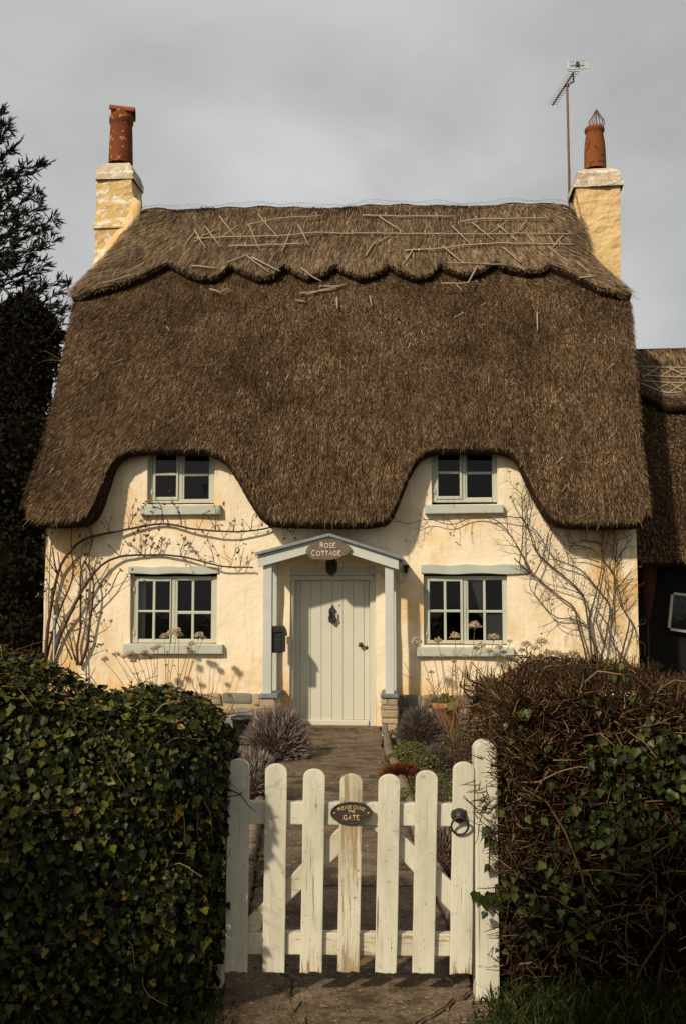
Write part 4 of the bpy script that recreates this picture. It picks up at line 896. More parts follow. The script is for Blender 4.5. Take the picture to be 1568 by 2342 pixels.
def line(cz, h): return lambda x, z: Vector((pc.x + x * h * sx, YP - .003, pc.z + (cz + z * h) * sx))
LET[' '] = []; LW[' '] = .12
write(q, 'PLEASE CLOSE', arc(0, -38, 112, 62, 15.5), 1, .27, .00115 * 1.15); write(q, 'THE', line(1, 15), 1, .35, .00125 * 1.2); write(q, 'GATE', line(-36, 24), 1, .30, .0021)
child(q, 'lettering', MT['gold'], gs)
q = MB()
for s_ in (-1, 1): q.lathe([(0, .004), (.003, .003), (.004, 0)], (pc.x + s_ * 92 * sx, YP - .002, pc.z), 8, tilt=T90)
child(q, 'screws', MT['gold'], gs)
# posts
def gpost(px0, px1, tx0, tx1, pyt, Y, name, label, mat):
    b0, b1 = at(px0, 2300, Y), at(px1, 2300, Y); t0, t1 = at(tx0, pyt + 14, Y), at(tx1, pyt + 14, Y); q = MB()
    hw = (t1.x - t0.x) / 2; cx = (t0.x + t1.x) / 2
    q.prism([(b0.x, -.3), (b1.x, -.3)] + [(cx + hw * math.cos(R(a)), t0.z + hw * .85 * math.sin(R(a))) for a in range(0, 181, 15)], Y, Y + .10, .008)
    return tag(q.build(name, mat), label, 'post', 'gate posts')
gpost(1086.5, 1143, 1084.5, 1136, 1704, YG + .0, 'gate_post', 'white latch post against the twiggy hedge', MT['gate'])
gpost(468, 508, 478, 513, 1704, YG + .13, 'gate_post', 'hinge post almost buried in the ivy hedge', MT['gate'])

# ================================================================== HEDGES
IVY = ((0, 0), (.26, -.08), (.42, .10), (.54, .30), (.36, .48), (.22, .72), (0, 1.0), (-.22, .72), (-.36, .48), (-.54, .30), (-.42, .10), (-.26, -.08))
OVAL = ((0, 0), (.30, .22), (.34, .5), (.2, .8), (0, 1.0), (-.2, .8), (-.34, .5), (-.30, .22))
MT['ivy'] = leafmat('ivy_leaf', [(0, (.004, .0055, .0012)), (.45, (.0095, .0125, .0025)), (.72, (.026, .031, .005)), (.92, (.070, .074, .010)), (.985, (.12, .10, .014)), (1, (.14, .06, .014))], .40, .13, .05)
MT['ivytop'] = leafmat('yellow_green_ivy_leaf', [(0, (.020, .028, .005)), (.5, (.055, .064, .011)), (.8, (.12, .115, .018)), (.93, (.24, .17, .028)), (1, (.24, .10, .02))], .5, .15, .12)  # lighter, yellower leaves mixed in along the hedge top
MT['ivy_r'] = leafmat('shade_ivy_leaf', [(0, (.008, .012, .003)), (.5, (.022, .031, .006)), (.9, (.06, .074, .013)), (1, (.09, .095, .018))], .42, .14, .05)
MT['twig'] = leafmat('hedge_twig', [(0, (.014, .008, .004)), (.5, (.045, .025, .012)), (.85, (.12, .072, .036)), (1, (.24, .16, .09))], .9, .04)
MT['stem'] = leafmat('hedge_stem', [(0, (.024, .014, .007)), (.6, (.062, .038, .020)), (1, (.11, .07, .038))], .9, .05)
MT['core'] = plain('dark_foliage_core', (.005, .0045, .003), (.010, .008, .005), 12, 1, 1, 20, spec=0)  # near-black solid filler inside foliage, its colour standing in for inner shade
def hedge_pts(n, c, r, p, ztop, foot=.0):
    d = rng.normal(size=(n * 3, 3)); q = rng.uniform(-1, 1, (n * 3, 3)); ax = rng.choice(3, n * 3, p=[.22, .5, .28])
    q[np.arange(n * 3), ax] = np.sign(d[:, 0]); 
    t = (np.abs(q) ** p).sum(1) ** (-1 / p); u = q * t[:, None]; Nn = norm(np.sign(u) * np.abs(u) ** (p - 1) / np.array(r))
    P = np.array(c) + u * np.array(r); zt = ztop(P[:, 0]); P[:, 2] = (u[:, 2] + .6) / 1.6 * zt
    lump = .035 * np.sin(P[:, 0] * 7 + P[:, 2] * 5) + .03 * np.sin(P[:, 2] * 9 - P[:, 0] * 4 + 2) + .02 * np.sin(P[:, 0] * 17 + P[:, 2] * 13)
    P += Nn * lump[:, None]
    if foot: P[:, 1] += np.where(P[:, 1] < c[1], foot * np.clip(1 - P[:, 2] / .55, 0, 1) ** 1.3, 0)
    ok = (P[:, 2] > .02) & (Nn[:, 1] < .6); P, Nn = P[ok], Nn[ok]
    return P[:n], Nn[:n]
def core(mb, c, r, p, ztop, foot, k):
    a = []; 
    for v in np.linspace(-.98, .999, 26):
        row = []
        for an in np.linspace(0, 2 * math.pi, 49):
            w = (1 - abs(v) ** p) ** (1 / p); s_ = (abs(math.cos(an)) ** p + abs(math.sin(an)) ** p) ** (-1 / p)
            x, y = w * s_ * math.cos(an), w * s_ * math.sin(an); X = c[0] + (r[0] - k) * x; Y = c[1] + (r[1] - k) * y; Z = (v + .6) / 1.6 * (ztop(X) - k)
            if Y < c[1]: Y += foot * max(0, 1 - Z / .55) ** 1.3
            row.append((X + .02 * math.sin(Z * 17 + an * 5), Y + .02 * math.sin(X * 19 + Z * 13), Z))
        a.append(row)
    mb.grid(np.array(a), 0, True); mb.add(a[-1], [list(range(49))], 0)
# left: clipped hedge clothed in ivy
xr = -.50
LC, LR_ = ((xr - 2.9) / 2, 4.50, .7), ((2.9 + xr) / 2, .50, .7); lz = lambda x: 1.235 + .15 * np.clip((-.6 - x) / 1.0, 0, 1.6)
hl = empty('ivy_hedge', (LC[0], LC[1], 0), 0, 'dark glossy ivy hedge left of the gate', 'hedge')
def kid(mb, name, mats, root): return child(mb, name, mats, root)
q = MB(); core(q, LC, LR_, 5.5, lz, .12, .09); kid(q, 'dark_core', MT['core'], hl)
q = MB(); P, Nn = hedge_pts(38000, LC, LR_, 5.5, lz, .12)
thin = rng.random(len(P)) < np.clip(.42 + P[:, 2] * .9, .3, 1); P, Nn = P[thin], Nn[thin]
n = len(P); dn = norm(np.stack([rng.normal(0, .55, n), -.25 + rng.normal(0, .25, n), -.75 + rng.normal(0, .55, n)], 1)); nn = norm(Nn + rng.normal(0, .42, (n, 3)) + (0, -.05, .25)); up = Nn[:, 2] > .6
dn[up] = norm(rng.normal(0, 1, (up.sum(), 3)) * (1, 1, .4))
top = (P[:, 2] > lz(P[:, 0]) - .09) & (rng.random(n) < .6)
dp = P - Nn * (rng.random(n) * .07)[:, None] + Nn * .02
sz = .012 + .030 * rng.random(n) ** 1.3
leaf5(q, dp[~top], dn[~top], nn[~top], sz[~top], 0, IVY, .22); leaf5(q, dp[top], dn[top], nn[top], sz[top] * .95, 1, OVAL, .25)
kid(q, 'leaves', [MT['ivy'], MT['ivytop']], hl)
q = MB()
for _ in range(420):
    i = rng.integers(n); p = Vector(P[i] - Nn[i] * .03); d = Vector((random.gauss(0, 1), random.gauss(-.1, .3), random.gauss(0, .8))).normalized(); pts = [p]
    for _ in range(6): d = (d + Vector((random.gauss(0, .35), random.gauss(0, .2), random.gauss(0, .35)))).normalized(); pts.append(pts[-1] + d * random.uniform(.02, .05))
    q.tube(pts, random.uniform(.0018, .004), .0012, 4, cap=False)
tag(kid(q, 'ivy_runners', MT['twig'], hl), kind='stuff')
# right: bare clipped twigs with ivy in the shaded half
xl = at(1112, 1900, 4.35).x
RC, RR_ = ((xl + 2.3) / 2, 4.78, .7), ((2.3 - xl) / 2, .58, .7); rz_ = lambda x: 1.345 - .10 * np.clip((x - 1.0) / .8, 0, 2) - .03 * np.clip((.85 - x) / .3, 0, 1) ** 2
hr = empty('twiggy_hedge', (RC[0], RC[1], 0), 0, 'bare brown clipped hedge with ivy right of the gate', 'hedge')
q = MB(); core(q, RC, RR_, 11, rz_, .22, .12); kid(q, 'dark_core', MT['core'], hr)
q = MB(); P, Nn = hedge_pts(24000, RC, RR_, 11, rz_, .22)
ivm = (np.sin(P[:, 0] * 2.2 - 1.2) + np.sin(P[:, 2] * 3.1 - .6) * .8 + rng.normal(0, .35, len(P)))
vis = (P[:, 0] < 9)
for i in np.nonzero(vis)[0]:
    z = P[i][2]
    if z < .55 and random.random() < .6: continue
    if P[i][0] > 1.25 and z < 1.05 and random.random() < .5: continue
    p = Vector(P[i] - Nn[i] * random.uniform(.01, .10)); d = (Vector(Nn[i]) * .35 + Vector((random.gauss(0, .7), random.gauss(0, .5), random.gauss(.25, .6)))).normalized(); L = random.uniform(.035, .10); pts = [p]
    if p.x < xl + .05 and random.random() < .6: continue
    for _ in range(3): d = (d + Vector((random.gauss(0, .17), random.gauss(0, .15), random.gauss(0, .17)))).normalized(); pts.append(pts[-1] + d * L / 3)
    q.tube(pts, random.uniform(.0018, .0040), .0012, 3, cap=False)
for _ in range(520):                                               # older, thicker shoots cut back many times
    i = rng.integers(len(P)); p = Vector(P[i] - Nn[i] * .06)
    if p.z < .5 and random.random() < .6 or p.x < xl + .06: continue
    d = (Vector(Nn[i]) * .25 + Vector((random.gauss(0, .8), random.gauss(0, .2), random.gauss(.35, .6)))).normalized(); pts = [p]; st = random.uniform(.022, .05)
    for _ in range(7):
        d = (d + Vector((random.gauss(0, .17), random.gauss(0, .10), random.gauss(0, .17)))).normalized(); w_n = pts[-1] + d * st; w_n.x = max(w_n.x, xl); w_n.z = min(w_n.z, float(rz_(w_n.x)) + .03); pts.append(w_n)
    q.tube(pts, random.uniform(.003, .0062), .0022, 5)
tag(kid(q, 'twigs', MT['twig'], hr), kind='stuff')
q = MB()
for _ in range(150):
    x = random.uniform(xl + .12, 2.2); y = random.uniform(4.46, 4.66); d = Vector((random.gauss(.05, .2), random.gauss(0, .12), 1)).normalized(); pts = [Vector((x, y, .0))]; st = random.uniform(.06, .1)
    for _ in range(random.randint(7, 13)): d = (d + Vector((random.gauss(0, .2), random.gauss(0, .08), random.gauss(0, .12)))).normalized(); w_n = pts[-1] + d * st; w_n.x = max(w_n.x, xl + .06); w_n.y = max(w_n.y, 4.33); pts.append(w_n)
    q.tube(pts, random.uniform(.003, .008), .0025, 5, cap=False)
    if random.random() < .7:
        k = random.randint(2, len(pts) - 2); d = Vector((random.gauss(0, 1), random.gauss(-.3, .3), random.gauss(.3, .5))).normalized(); pp = [pts[k]]
        for _ in range(5): d = (d + Vector((random.gauss(0, .3), random.gauss(0, .2), random.gauss(0, .3)))).normalized(); w_n = pp[-1] + d * .05; w_n.x = max(w_n.x, xl + .03); pp.append(w_n)
        q.tube(pp, .004, .002, 4, cap=False)
for tr in ([(1420, 1790), (1425, 1850), (1440, 1900), (1500, 1960)], [(1475, 1830), (1490, 1880), (1485, 1960), (1515, 2080)], [(1190, 1800), (1250, 1835), (1290, 1900), (1330, 2000), (1345, 2120)]):
    q.tube([at(a, b, 4.24 + .02 * math.sin(i * 2)) for i, (a, b) in enumerate(tr)], .006, .0035, 6)
kid(q, 'stems', MT['stem'], hr)
q = MB(); P, Nn = hedge_pts(16000, RC, RR_, 8, rz_, .22)
msk = np.exp(-((P[:, 0] - 1.28) / .2) ** 2 - ((P[:, 2] - 1.0) / .13) ** 2) + .9 * np.exp(-((P[:, 0] - 1.07) / .16) ** 2 - ((P[:, 2] - .74) / .10) ** 2) + .6 * np.exp(-((P[:, 0] - 1.55) / .16) ** 2 - ((P[:, 2] - .75) / .3) ** 2) + .3 * np.exp(-((P[:, 0] - .85) / .2) ** 2 - ((P[:, 2] - .5) / .2) ** 2) + .008 + .04 * (P[:, 2] > 1.26)
msk += .25 * np.exp(-((P[:, 0] - .70) / .05) ** 2 - ((P[:, 2] - 1.2) / .1) ** 2)
ok = (rng.random(len(P)) < msk * .9) & (Nn[:, 1] < .2); P, Nn = P[ok], Nn[ok]; n = len(P)
dn = norm(np.stack([rng.normal(0, .5, n), -.3 + rng.normal(0, .2, n), -.7 + rng.normal(0, .45, n)], 1)); nn = norm(Nn + rng.normal(0, .4, (n, 3)) + (0, -.1, .3))
leaf5(q, P + Nn * (rng.random(n) * .06 - .03)[:, None], dn, nn, rng.uniform(.018, .042, n), 0, IVY, .22)
sp = [at(1089, 2057, YG - .02), at(1109, 2066, YG - .03), at(1128, 2070, YG - .025), at(1120, 2058, YG - .02), at(1133, 2058, YG - .03), at(1122, 1935, YG - .04), at(1115, 1922, YG - .03)]
leaf5(q, np.array([p + Vector((0, 0, .03)) for p in sp]), norm(np.array([(-.3, -.3, -1), (.1, -.3, -1), (.4, -.2, -1), (-.2, -.3, -.9), (.3, -.3, -.9), (-.6, -.3, -.7), (-.5, -.3, .6)])), norm(np.array([(.1, -1, .3)] * 7)), [.05, .065, .055, .045, .05, .05, .04], 0, IVY, .15)
kid(q, 'ivy_leaves', MT['ivy_r'], hr)
q = MB(); q.tube([at(1150, 2075, YG + .05), at(1130, 2062, YG - .015), at(1105, 2056, YG - .014), at(1086, 2050, YG - .012)], .003, .002, 5); kid(q, 'ivy_runner', MT['stem'], hr)
# ================================================================== GROUND, PATH, BEDS
MT['earth'] = plain('earth', (.035, .024, .014), (.075, .052, .030), 3, .95, .8, 25)
MT['lawn'] = plain('rough_turf', (.02, .028, .010), (.05, .05, .02), 1.5, .95, .7, 20)
def concrete(name, a, b_):
    m, t, b = nt(name)
    c = ramp(t, noise(t, 2.2, 9, .75, (1, 1.6, 1)), [(.36, a), (.64, b_)])
    s = ramp(t, noise(t, 55, 3, .6), [(.35, .6), (.65, 1.35)]); c = mix(t, 1, c, s, 'MULTIPLY')
    d = ramp(t, noise(t, 4, 8, .75, off=6), [(.50, 0.0), (.62, .8)]); c = mix(t, d, c, (.040, .033, .016))
    l = ramp(t, noise(t, 26, 3, .5, off=3), [(.655, 0.0), (.68, .75)]); c = mix(t, l, c, (.36, .31, .22))
    t.links.new(c, b.inputs['Base Color']); b.inputs['Roughness'].default_value = .92; b.inputs['Specular IOR Level'].default_value = .15
    bump(t, b, noise(t, 5, 6), .5, .03); bump(t, b, noise(t, 70, 4, .7), .9, .012); return m
MT['concrete'] = concrete('mossy_concrete', (.10, .07, .042), (.235, .175, .115))
q = MB(); q.add([(-400, -60, -.06), (400, -60, -.06), (400, 900, -.06), (-400, 900, -.06)], [[0, 1, 2, 3]]); tag(q.build('ground', MT['lawn']), kind='structure')
def undul(x, y): return .012 * math.sin(x * 5.1 + y * 2.3) + .010 * math.sin(y * 7 - x * 3) + .006 * math.sin(x * 19 + y * 17)
q = MB(); P = np.array([[(x, y, -.022 + undul(x, y)) for x in np.linspace(-5.5, 6.5, 120)] for y in np.linspace(4.9, 13.6, 110)]); q.grid(P); tag(q.build('garden_soil', MT['earth']), kind='structure')
def pl_(Y): return float(np.interp(Y, [3, 5.4, 7.5, 11, 13.5], [-.46, -.48, -.585, -.70, -.74]))
def pr_(Y): return float(np.interp(Y, [3, 5.4, 7.3, 8.6, 11.6, 13.5], [.55, .53, .48, .49, .43, .55]))
def slab(q, poly, z1, th=.07, bev=.008):
    bm = bmesh.new(); vs = [bm.verts.new((x, y, z1 + .004 * math.sin(x * 9 + y * 7) + .003 * math.sin(x * 23 - y * 5))) for x, y in poly]; f = bm.faces.new(vs)
    if f.normal.z < 0: f.normal_flip()
    r = bmesh.ops.extrude_face_region(bm, geom=[f])
    lo = [g for g in r['geom'] if isinstance(g, bmesh.types.BMVert)]
    for g in lo: g.co.z -= th
    bmesh.ops.recalc_face_normals(bm, faces=bm.faces)
    te = [e for e in bm.edges if all(v not in lo for v in e.verts)]
    bmesh.ops.bevel(bm, geom=te, offset=bev, segments=2, affect='EDGES'); bm.verts.index_update()
    q.add([tuple(v.co) for v in bm.verts], [[v.index for v in f.verts] for f in bm.faces]); bm.free()
q = MB(); Ys = [5.02, 6.1, 7.05, 7.9, 8.75, 9.75, 10.75, 11.9, 12.98]
for a, b in zip(Ys[:-1], Ys[1:]):
    k = 9; L_ = [(pl_(lerp(a, b, t)) + .01 * math.sin(t * 9 + a), lerp(a + .012, b - .012, t)) for t in np.linspace(0, 1, k)]; R_ = [(pr_(lerp(a, b, t)) + .01 * math.sin(t * 8 + a), lerp(a + .012, b - .006, t)) for t in np.linspace(0, 1, k)]
    slab(q, L_ + R_[::-1], random.uniform(-.004, .006))
slab(q, [(-.62, 12.985), (.45, 12.985 - .02), (.52, 13.30), (-.62, 13.40)], .028, .1)
tag(q.build('path', MT['concrete']), kind='structure')
q = MB()
def crack(a, b, n, s, amp=.02): 
    r_ = random.Random(s); return [(lerp(a[0], b[0], t) + r_.uniform(-amp, amp), lerp(a[1], b[1], t) + r_.uniform(-amp, amp)) for t in np.linspace(0, 1, n)]
cA = crack((-.30, 4.98), (-.20, 4.45), 9, 1) + crack((-.18, 4.40), (-.02, 3.3), 14, 2)
cB = crack((.56, 4.52), (.30, 4.18), 10, 3, .012) + crack((.28, 4.15), (.2, 3.3), 12, 4)
cH = crack((-.62, 4.70), (-.24, 4.66), 8, 5, .008)
slab(q, [(-.66, 3.3), (-.66, 4.98)] + [(x - .002, y) for x, y in cA] , .004)
slab(q, [(x + .002, y) for x, y in cA] + [(.19, 3.3)] + [(x - .002, y) for x, y in cB[::-1]] + [(.57, 4.98)], .008)
slab(q, [(x + .003, y) for x, y in cB] + [(.72, 3.3), (.74, 4.4)], -.002)
tag(q.build('pavement', MT['concrete']), kind='structure')
# grit and crumbs on the paving
q = MB()
for _ in range(170):
    x = random.gauss(.48, .16) if random.random() < .5 else random.uniform(-.6, .6); y = random.uniform(4.1, 5.2); s_ = random.uniform(.003, .011)
    q.box(x, x + s_, y, y + s_ * 1.2, .006, .006 + s_ * .7, .001, jit=.002)
tag(q.build('grit', plain('grit', (.10, .07, .045), (.25, .19, .13), 60, .9)), kind='stuff')
# rope edging tiles
EG = 'twisted edging stones along the path'
MT['edging'] = plain('weathered_edging', (.10, .07, .045), (.26, .20, .14), 9, .9, .9, 45, isl=None)
def edging(f, Y0, Y1, side, ix):
    n = 70; P = []; dx = f(Y1) - f(Y0); L = Y1 - Y0
    for i in range(n + 1):
        t = i / n; row = []
        for k in range(15):
            an = 2 * math.pi * k / 14; tw = .034 + .017 * abs(math.sin(an * 1.5 + t * L * 30)) + .003 * math.sin(an * 3 + t * 40); row.append((f(Y0) + dx * t + math.cos(an) * tw, Y0 + .008 + t * (L - .016), .028 + math.sin(an) * tw))
        P.append(row)
    q = MB(); q.grid(np.array(P), 0, True); q.add(P[0][:-1], [list(range(14))]); q.add(P[-1][:-1], [list(range(14))[::-1]])
    tag(q.build('edging_stone', MT['edging']), LAB[ix], 'edging', EG)
LAB = ['twisted edging stone left of the path, nearest the gate', 'twisted edging stone left of the path, second from the gate', 'twisted edging stone left of the path, third from the gate', 'twisted edging stone left of the path, fourth from the gate', 'twisted edging stone left of the path, fifth from the gate', 'twisted edging stone left of the path, sixth from the gate', 'twisted edging stone left of the path under the lavender', 'twisted edging stone right of the path, nearest the gate', 'twisted edging stone right of the path, second from the gate', 'twisted edging stone right of the path, third from the gate', 'twisted edging stone right of the path, fourth from the gate', 'twisted edging stone right of the path beside the rust red heather', 'twisted edging stone right of the path just past the heather', 'twisted edging stone right of the path, nearest the porch']
yy = np.linspace(5.1, 11.1, 8)
for i in range(7): edging(lambda Y: pl_(Y) - .05, yy[i], yy[i + 1], -1, i)
yy = np.linspace(5.1, 12.3, 8)
for i in range(7): edging(lambda Y: pr_(Y) + .05, yy[i], yy[i + 1], 1, 7 + i)

# ================================================================== PLANTS IN THE BEDS
MT['lav_stem'] = leafmat('lavender_stem', [(0, (.07, .05, .035)), (.5, (.13, .10, .07)), (1, (.20, .165, .12))], .9, .2)
MT['lav_tip'] = leafmat('spent_lavender', [(0, (.10, .075, .05)), (.5, (.20, .155, .125)), (1, (.38, .325, .29))], .9, .2)
MT['lav_dark'] = leafmat('dark_lavender', [(0, (.06, .045, .035)), (.5, (.11, .085, .07)), (1, (.17, .14, .125))], .9, .2)
MT['heather'] = leafmat('rust_heather', [(0, (.05, .014, .008)), (.5, (.13, .035, .014)), (1, (.22, .07, .03))], .9, .2)
MT['green'] = leafmat('bed_leaf', [(0, (.025, .035, .008)), (.5, (.06, .075, .014)), (.85, (.11, .115, .022)), (1, (.17, .14, .03))], .6, .35, .1)
MT['grass'] = leafmat('grass_blade', [(0, (.007, .011, .002)), (.5, (.018, .028, .005)), (.9, (.04, .052, .011)), (1, (.14, .10, .04))], .6, .12, .10)
MT['dry'] = leafmat('dry_stalk', [(0, (.10, .055, .03)), (.5, (.18, .11, .06)), (1, (.28, .19, .11))], .85, .25)
MT['floret'] = leafmat('dry_floret', [(0, (.34, .24, .14)), (.5, (.58, .46, .30)), (1, (.80, .69, .50))], .85, .2, .3)
def dome(c, rx, h, n, mats, label, name, cat, group=None, tipfrac=.24, wid=(.0024, .0045), bush=None):
    r = empty(name, c, 0, label, cat, group); q = MB(); n = int(n * 1.9)
    th = rng.random(n) * 2 * math.pi; ph = np.arccos(rng.random(n) * .98 + .02); d = np.stack([np.sin(ph) * np.cos(th), np.sin(ph) * np.sin(th), np.cos(ph)], 1)
    el = np.stack([d[:, 0] * rx, d[:, 1] * rx, d[:, 2] * h], 1); L = rng.uniform(.66, 1.1, n) * (1 + .10 * np.sin(th * 5) * np.sin(ph * 4))
    base = np.array(c) + el * .25 * rng.random((n, 1)) + (0, 0, .01); tip = np.array(c) + el * L[:, None]; D = tip - base; Ln = np.linalg.norm(D, axis=1); D = norm(D + rng.normal(0, .05, (n, 3)))
    Nn = norm(rng.normal(0, 1, (n, 3))); q.blades(base, D, Nn, Ln, rng.uniform(*wid, n), 0, .6)
    t0 = base + D * (Ln * (1 - tipfrac))[:, None]
    for _ in range(3): q.blades(t0 + rng.normal(0, .01, (n, 3)), norm(D + rng.normal(0, .16, (n, 3))), norm(rng.normal(0, 1, (n, 3))), Ln * tipfrac * rng.uniform(.7, 1.25, n), rng.uniform(.004, .009, n), 1, .5)
    o = child(q, 'stems', mats, r); q2 = MB(); q2.lathe([(rx * .72, 0), (rx * .78, h * .25), (rx * .6, h * .55), (rx * .3, h * .72), (0, h * .78)], Vector(c), 18); child(q2, 'inner_stems', MT['stem'], r); return r
LV = 'lavender bushes in the beds'
g_ = gnd(630, 1735); dome((g_.x, g_.y + .1, 0), .36, .50, 2400, [MT['lav_stem'], MT['lav_tip']], 'large grey lavender bush beside the left porch post', 'lavender_bush', 'lavender', LV)
g_ = gnd(572, 1832); dome((g_.x, g_.y, 0), .25, .40, 1400, [MT['lav_stem'], MT['lav_tip']], 'smaller lavender bush behind the leftmost gate picket', 'lavender_bush', 'lavender', LV)
g_ = gnd(962, 1698); dome((g_.x, g_.y, 0), .27, .40, 1500, [MT['lav_dark'], MT['lav_dark']], 'dark lavender bush in front of the terracotta pot', 'lavender_bush', 'lavender', LV)
g_ = gnd(1002, 1748); dome((g_.x, g_.y, 0), .14, .20, 600, [MT['lav_stem'], MT['lav_dark']], 'little grey lavender tuft right of the heather', 'lavender_bush', 'lavender', LV)
g_ = gnd(1024, 1985); dome((g_.x, g_.y, 0), .13, .30, 700, [MT['lav_stem'], MT['lav_tip']], 'pale lavender tuft seen between the last two pickets', 'lavender_bush', 'lavender', LV)
g_ = gnd(918, 1784); dome((g_.x, g_.y, 0), .20, .13, 1500, [MT['heather'], MT['heather']], 'rust red heather spilling over the path edge', 'heather', 'heather')
def mat_plant(c, rx, ry, h, n, label, size=(.012, .03), mt=None):
    q = MB(); a = rng.random(n) * 6.283; r_ = np.sqrt(rng.random(n)); x = r_ * np.cos(a) * rx; y = r_ * np.sin(a) * ry; z = h * (1 - r_ ** 2) * rng.uniform(.5, 1, n) + .005
    P = np.stack([c[0] + x, c[1] + y, z], 1); D = norm(rng.normal(0, 1, (n, 3)) + (0, -.1, .3)); leaf5(q, P, D, norm(rng.normal(0, .6, (n, 3)) + (0, -.3, 1)), rng.uniform(*size, n), 0, OVAL, .2)
    return tag(q.build('ground_cover_plant', mt or MT['green']), label, 'plant', 'low green plants in the right bed')
for px, py, rx, ry, h, n, lb_ in ((940, 1722, .28, .45, .10, 1500, 'low bright green mat beside the dark lavender'), (1048, 1700, .22, .5, .16, 900, 'green leafy clump under the dry stalks by the hedge'), (985, 1800, .28, .6, .10, 1500, 'spreading yellow green mat right of the heather'), (1010, 1870, .22, .45, .10, 900, 'small green mat between the sixth and last pickets'), (905, 1680, .14, .25, .09, 500, 'green tuft at the foot of the right porch base'), (920, 1745, .20, .4, .13, 1100, 'bright leafy clump spilling over the edging above the heather'), (975, 1765, .18, .35, .17, 800, 'taller green clump between the heather and the little lavender tuft'), (950, 1835, .20, .45, .11, 900, 'green mat spilling over the edging behind the fifth picket')):
    g_ = gnd(px, py); mat_plant((g_.x, g_.y), rx, ry, h, n, lb_)
g_ = gnd(553, 1830); o = tag(mat_plant((g_.x + .1, g_.y + .3), .2, .5, .08, 600, 'sparse green weeds left of the path behind the hedge'), kind='stuff'); o.name = 'weeds'; del o['group']
g_ = gnd(560, 2000); o = tag(mat_plant((g_.x, g_.y), .14, .6, .07, 500, 'yellow tinged weeds left of the edging near the gate'), kind='stuff'); o.name = 'weeds'; del o['group']
def grass(area, n, h, name, w=(.004, .008), lean=.35, z0=-.02):
    x = rng.uniform(area[0], area[1], n); y = rng.uniform(area[2], area[3], n); P = np.stack([x, y, np.full(n, z0)], 1); D = norm(np.stack([rng.normal(0, lean, n), rng.normal(-.1, lean, n), np.ones(n)], 1)); L = rng.uniform(*h, n); Nn = norm(np.stack([rng.normal(0, .6, n), -np.ones(n), rng.normal(.2, .3, n)], 1)); q = MB(); W = rng.uniform(*w, n)
    S = norm(np.cross(D, Nn)); D2 = norm(D + np.stack([rng.normal(0, .5, n), rng.normal(-.25, .4, n), -.35 * np.ones(n)], 1)); M = P + D * (L * .6)[:, None]; T = M + D2 * (L * .45)[:, None]; w_ = (W / 2)[:, None]
    V = np.stack([P - S * w_, P + S * w_, M + S * w_ * .8, T, M - S * w_ * .8], 1); q.quads(V, 5); return tag(q.build(name, MT['grass']), kind='stuff')
grass((.60, 2.4, 3.85, 4.62), 6500, (.05, .16), 'grass'); grass((-2.4, -.50, 3.85, 4.45), 4200, (.04, .12), 'grass'); grass((.52, .70, 3.9, 4.45), 380, (.02, .07), 'grass'); grass((-.62, -.42, 4.0, 4.4), 260, (.02, .06), 'grass')
grass((-1.5, -1.0, 10.5, 12.3), 1100, (.10, .24), 'grass'); grass((-.95, -.62, 6.0, 9.0), 900, (.05, .12), 'grass'); grass((.6, 1.5, 5.3, 7.2), 1500, (.05, .12), 'grass')
# ---- pots
tp = gnd(1018, 1668); tp = empty('terracotta_pot', (hat(1018, 1640, -.55).x * cP + 0, 0, 0), 0)
c = l2w(hat(1018, 1650, -.75)); tp.location = (c.x, c.y, 0); tag(tp, 'orange terracotta pot by the wall behind the dark lavender', 'flower pot')
w_ = (l2w(hat(1053, 1615, -.75)) - l2w(hat(982, 1615, -.75))).length / 2; zt2 = hat(1018, 1606, -.75).z
q = MB(); q.lathe([(w_ * .68, -.02), (w_ * .9, zt2 - .08), (w_ * 1.0, zt2 - .075), (w_ * 1.02, zt2), (w_ * .93, zt2 + .003), (w_ * .9, zt2 - .06), (0, zt2 - .06)], (c.x, c.y, 0), 32); child(q, 'pot', MT['terra'], tp)
q = MB(); n = 60; P = np.array([(c.x, c.y, zt2 - .05)]) + rng.normal(0, .07, (n, 3)) * (1, 1, .2); leaf5(q, P, norm(rng.normal(0, .7, (n, 3)) + (0, 0, 1)), norm(rng.normal(0, .5, (n, 3)) + (0, -1, .3)), rng.uniform(.08, .16, n), 0, OVAL); child(q, 'leaves', MT['green'], tp)
c = gnd(556, 1690); bp_ = empty('dark_pot', (c.x, c.y, 0), 0, 'small dark pot half hidden behind the large lavender', 'flower pot')
q = MB(); q.lathe([(.10, -.02), (.13, .22), (.145, .225), (.147, .26), (.13, .262), (.125, .22), (0, .22)], (c.x, c.y, 0), 24); child(q, 'pot', MT['iron'], bp_)
